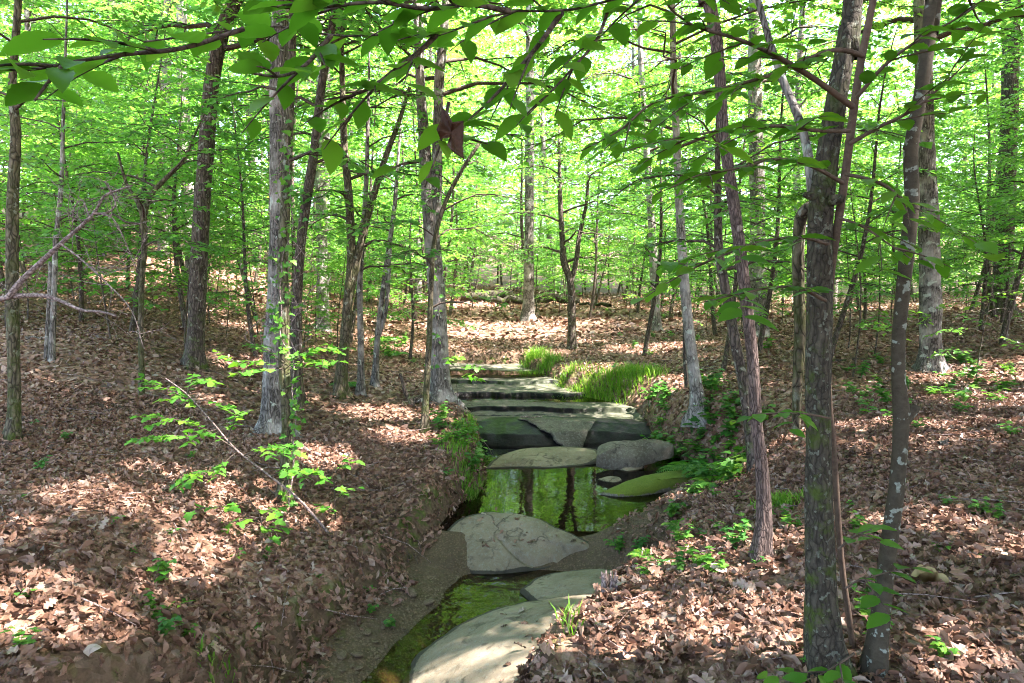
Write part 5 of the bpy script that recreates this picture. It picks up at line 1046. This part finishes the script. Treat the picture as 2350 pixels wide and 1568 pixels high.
# stray leaves and twigs on the rocks
def on_rock(o, n, seed):
    r = np.random.default_rng(seed); vs_ = np.array([v.co[:] for v in o.data.vertices]); top = vs_[vs_[:, 2] > np.percentile(vs_[:, 2], 35)]
    for k in range(n):
        p = top[int(r.integers(len(top)))] + [0, 0, .008]; N = nrm(UP + r.normal(0, .25, 3)); place_leaf(LM_DEAD[int(r.integers(7))], ground_o, np.zeros(3), p, nrm(np.cross(N, r.normal(0, 1, 3))), N, r.uniform(.03, .085), 'fallen_leaf')
on_rock(boulder, 34, 1); on_rock(slab, 30, 2)
# big pale yellow leaf
p = atz(2125, 1350, 1.0); p[2] = gz(p[0], p[1]) + .05
k = NT('yellow_dead_leaf'); w = k.map((1, 1, 1)); M['yleaf'] = k.fin(k.pbr(k.mix(k.noise(w, 30, 4), (.16, .12, .05), (.40, .33, .16)), .6, None, .3))
V, f = curled(_x, .36 * np.sin(np.pi * _x ** .8) + .02, .9, .7, 8, .06); m = mesh('dead_leaf', V * .19, f, M['yleaf'], True); o = obj('dead_leaf', m, loc=p - np.array([.09, 0, 0])); o.rotation_euler = (.3, .1, -.2)
tag(o, 'large crumpled yellow dead leaf lying in the right litter', 'leaf')
# stones and gravel in the stream bed
def stone_mesh(seed):
    r = np.random.default_rng(seed); th = np.linspace(0, 2 * np.pi, 10, endpoint=False); V = []
    for ph, zz in ((.55, -.35), (.95, -.1), (1.0, .12), (.8, .32), (.4, .42)): V.append(np.c_[np.cos(th) * ph, np.sin(th) * ph * .72, np.full(10, zz)])
    V = np.vstack(V + [[[0, 0, .45]]]); V *= (1 + .22 * noise3(V[:, 0] * 1.6 + seed, V[:, 1] * 1.6, V[:, 2] * 1.6, seed))[:, None]; q = []
    for i in range(4):
        j = np.arange(10); q.append(np.stack([i * 10 + j, i * 10 + (j + 1) % 10, (i + 1) * 10 + (j + 1) % 10, (i + 1) * 10 + j], -1))
    j = np.arange(10); return V, [np.vstack(q), np.stack([40 + j, 40 + (j + 1) % 10, np.full(10, 50)], -1)]
ST = [stone_mesh(i) for i in range(5)]; STM = [mesh('stone', v, f, M['stone'], True) for v, f in ST]
sr = np.random.default_rng(8)
def stone(px, py, s, label, group=None, z=None):
    p = atz(px, py, .1); p[2] = gz(p[0], p[1]) if z is None else z; o = obj('stone', STM[int(sr.integers(5))], loc=p + np.array([0, 0, s * .15])); o.scale = (s, s, s * sr.uniform(.6, 1)); o.rotation_euler = (sr.uniform(-.3, .3), sr.uniform(-.3, .3), sr.uniform(0, 6.28)); tag(o, label, 'stone', group)
stone(945, 1362, .07, 'pale tan stone on the gravel below the boulder'); stone(985, 1365, .06, 'dark flat stone in the shallows below the boulder'); stone(1058, 1418, .10, 'reddish dark stone at the edge of the dappled slab')
for _ in range(64): stone(sr.uniform(690, 980), sr.uniform(1325, 1550), sr.uniform(.012, .03) * (1.8 if sr.uniform() < .2 else 1), 'small pebble on the gravel strip of the left shore', 'pebbles on the gravel strip')
for _ in range(8): stone(sr.uniform(1560, 1640), sr.uniform(1060, 1100), sr.uniform(.05, .1), 'brown stone on the muddy shore behind the mossy rock', 'stones on the muddy shore')
pe = atz(945, 1362, .1); rank([o for o in bpy.data.objects if o.get('group') == 'pebbles on the gravel strip'], 'small pebble on the gravel strip', 'pale tan stone', pe)
rank([o for o in bpy.data.objects if o.get('group') == 'stones on the muddy shore'], 'brown stone on the muddy shore', 'mossy tapering rock', atz(1500, 1110, .3))
n = 5000; y = lr.uniform(3.2, 6.6, n); x = XL(y) + lr.uniform(-.05, .8, n); d = chan(x, y); kp = d < .05; x, y = x[kp], y[kp]; n = len(x)
pv = np.array([[1, 0, 0], [0, .8, 0], [-1, 0, 0], [0, -.8, 0], [0, 0, .6]], float); pf = [np.array([[0, 1, 4], [1, 2, 4], [2, 3, 4], [3, 0, 4]])]
V, f = batch(pv, pf, np.c_[x, y, gfast(x, y) - .002], lr.normal(0, 1, (n, 3)) * [1, 1, .1], np.tile(UP, (n, 1)) + lr.normal(0, .2, (n, 3)), lr.uniform(.005, .018, n)); g = Geo(); g.add(V, f, .5)
tag(obj('gravel', g.mesh('gravel', M['stone']), kind='stuff'), 'fine brown gravel along the left shore of the stream', 'gravel')
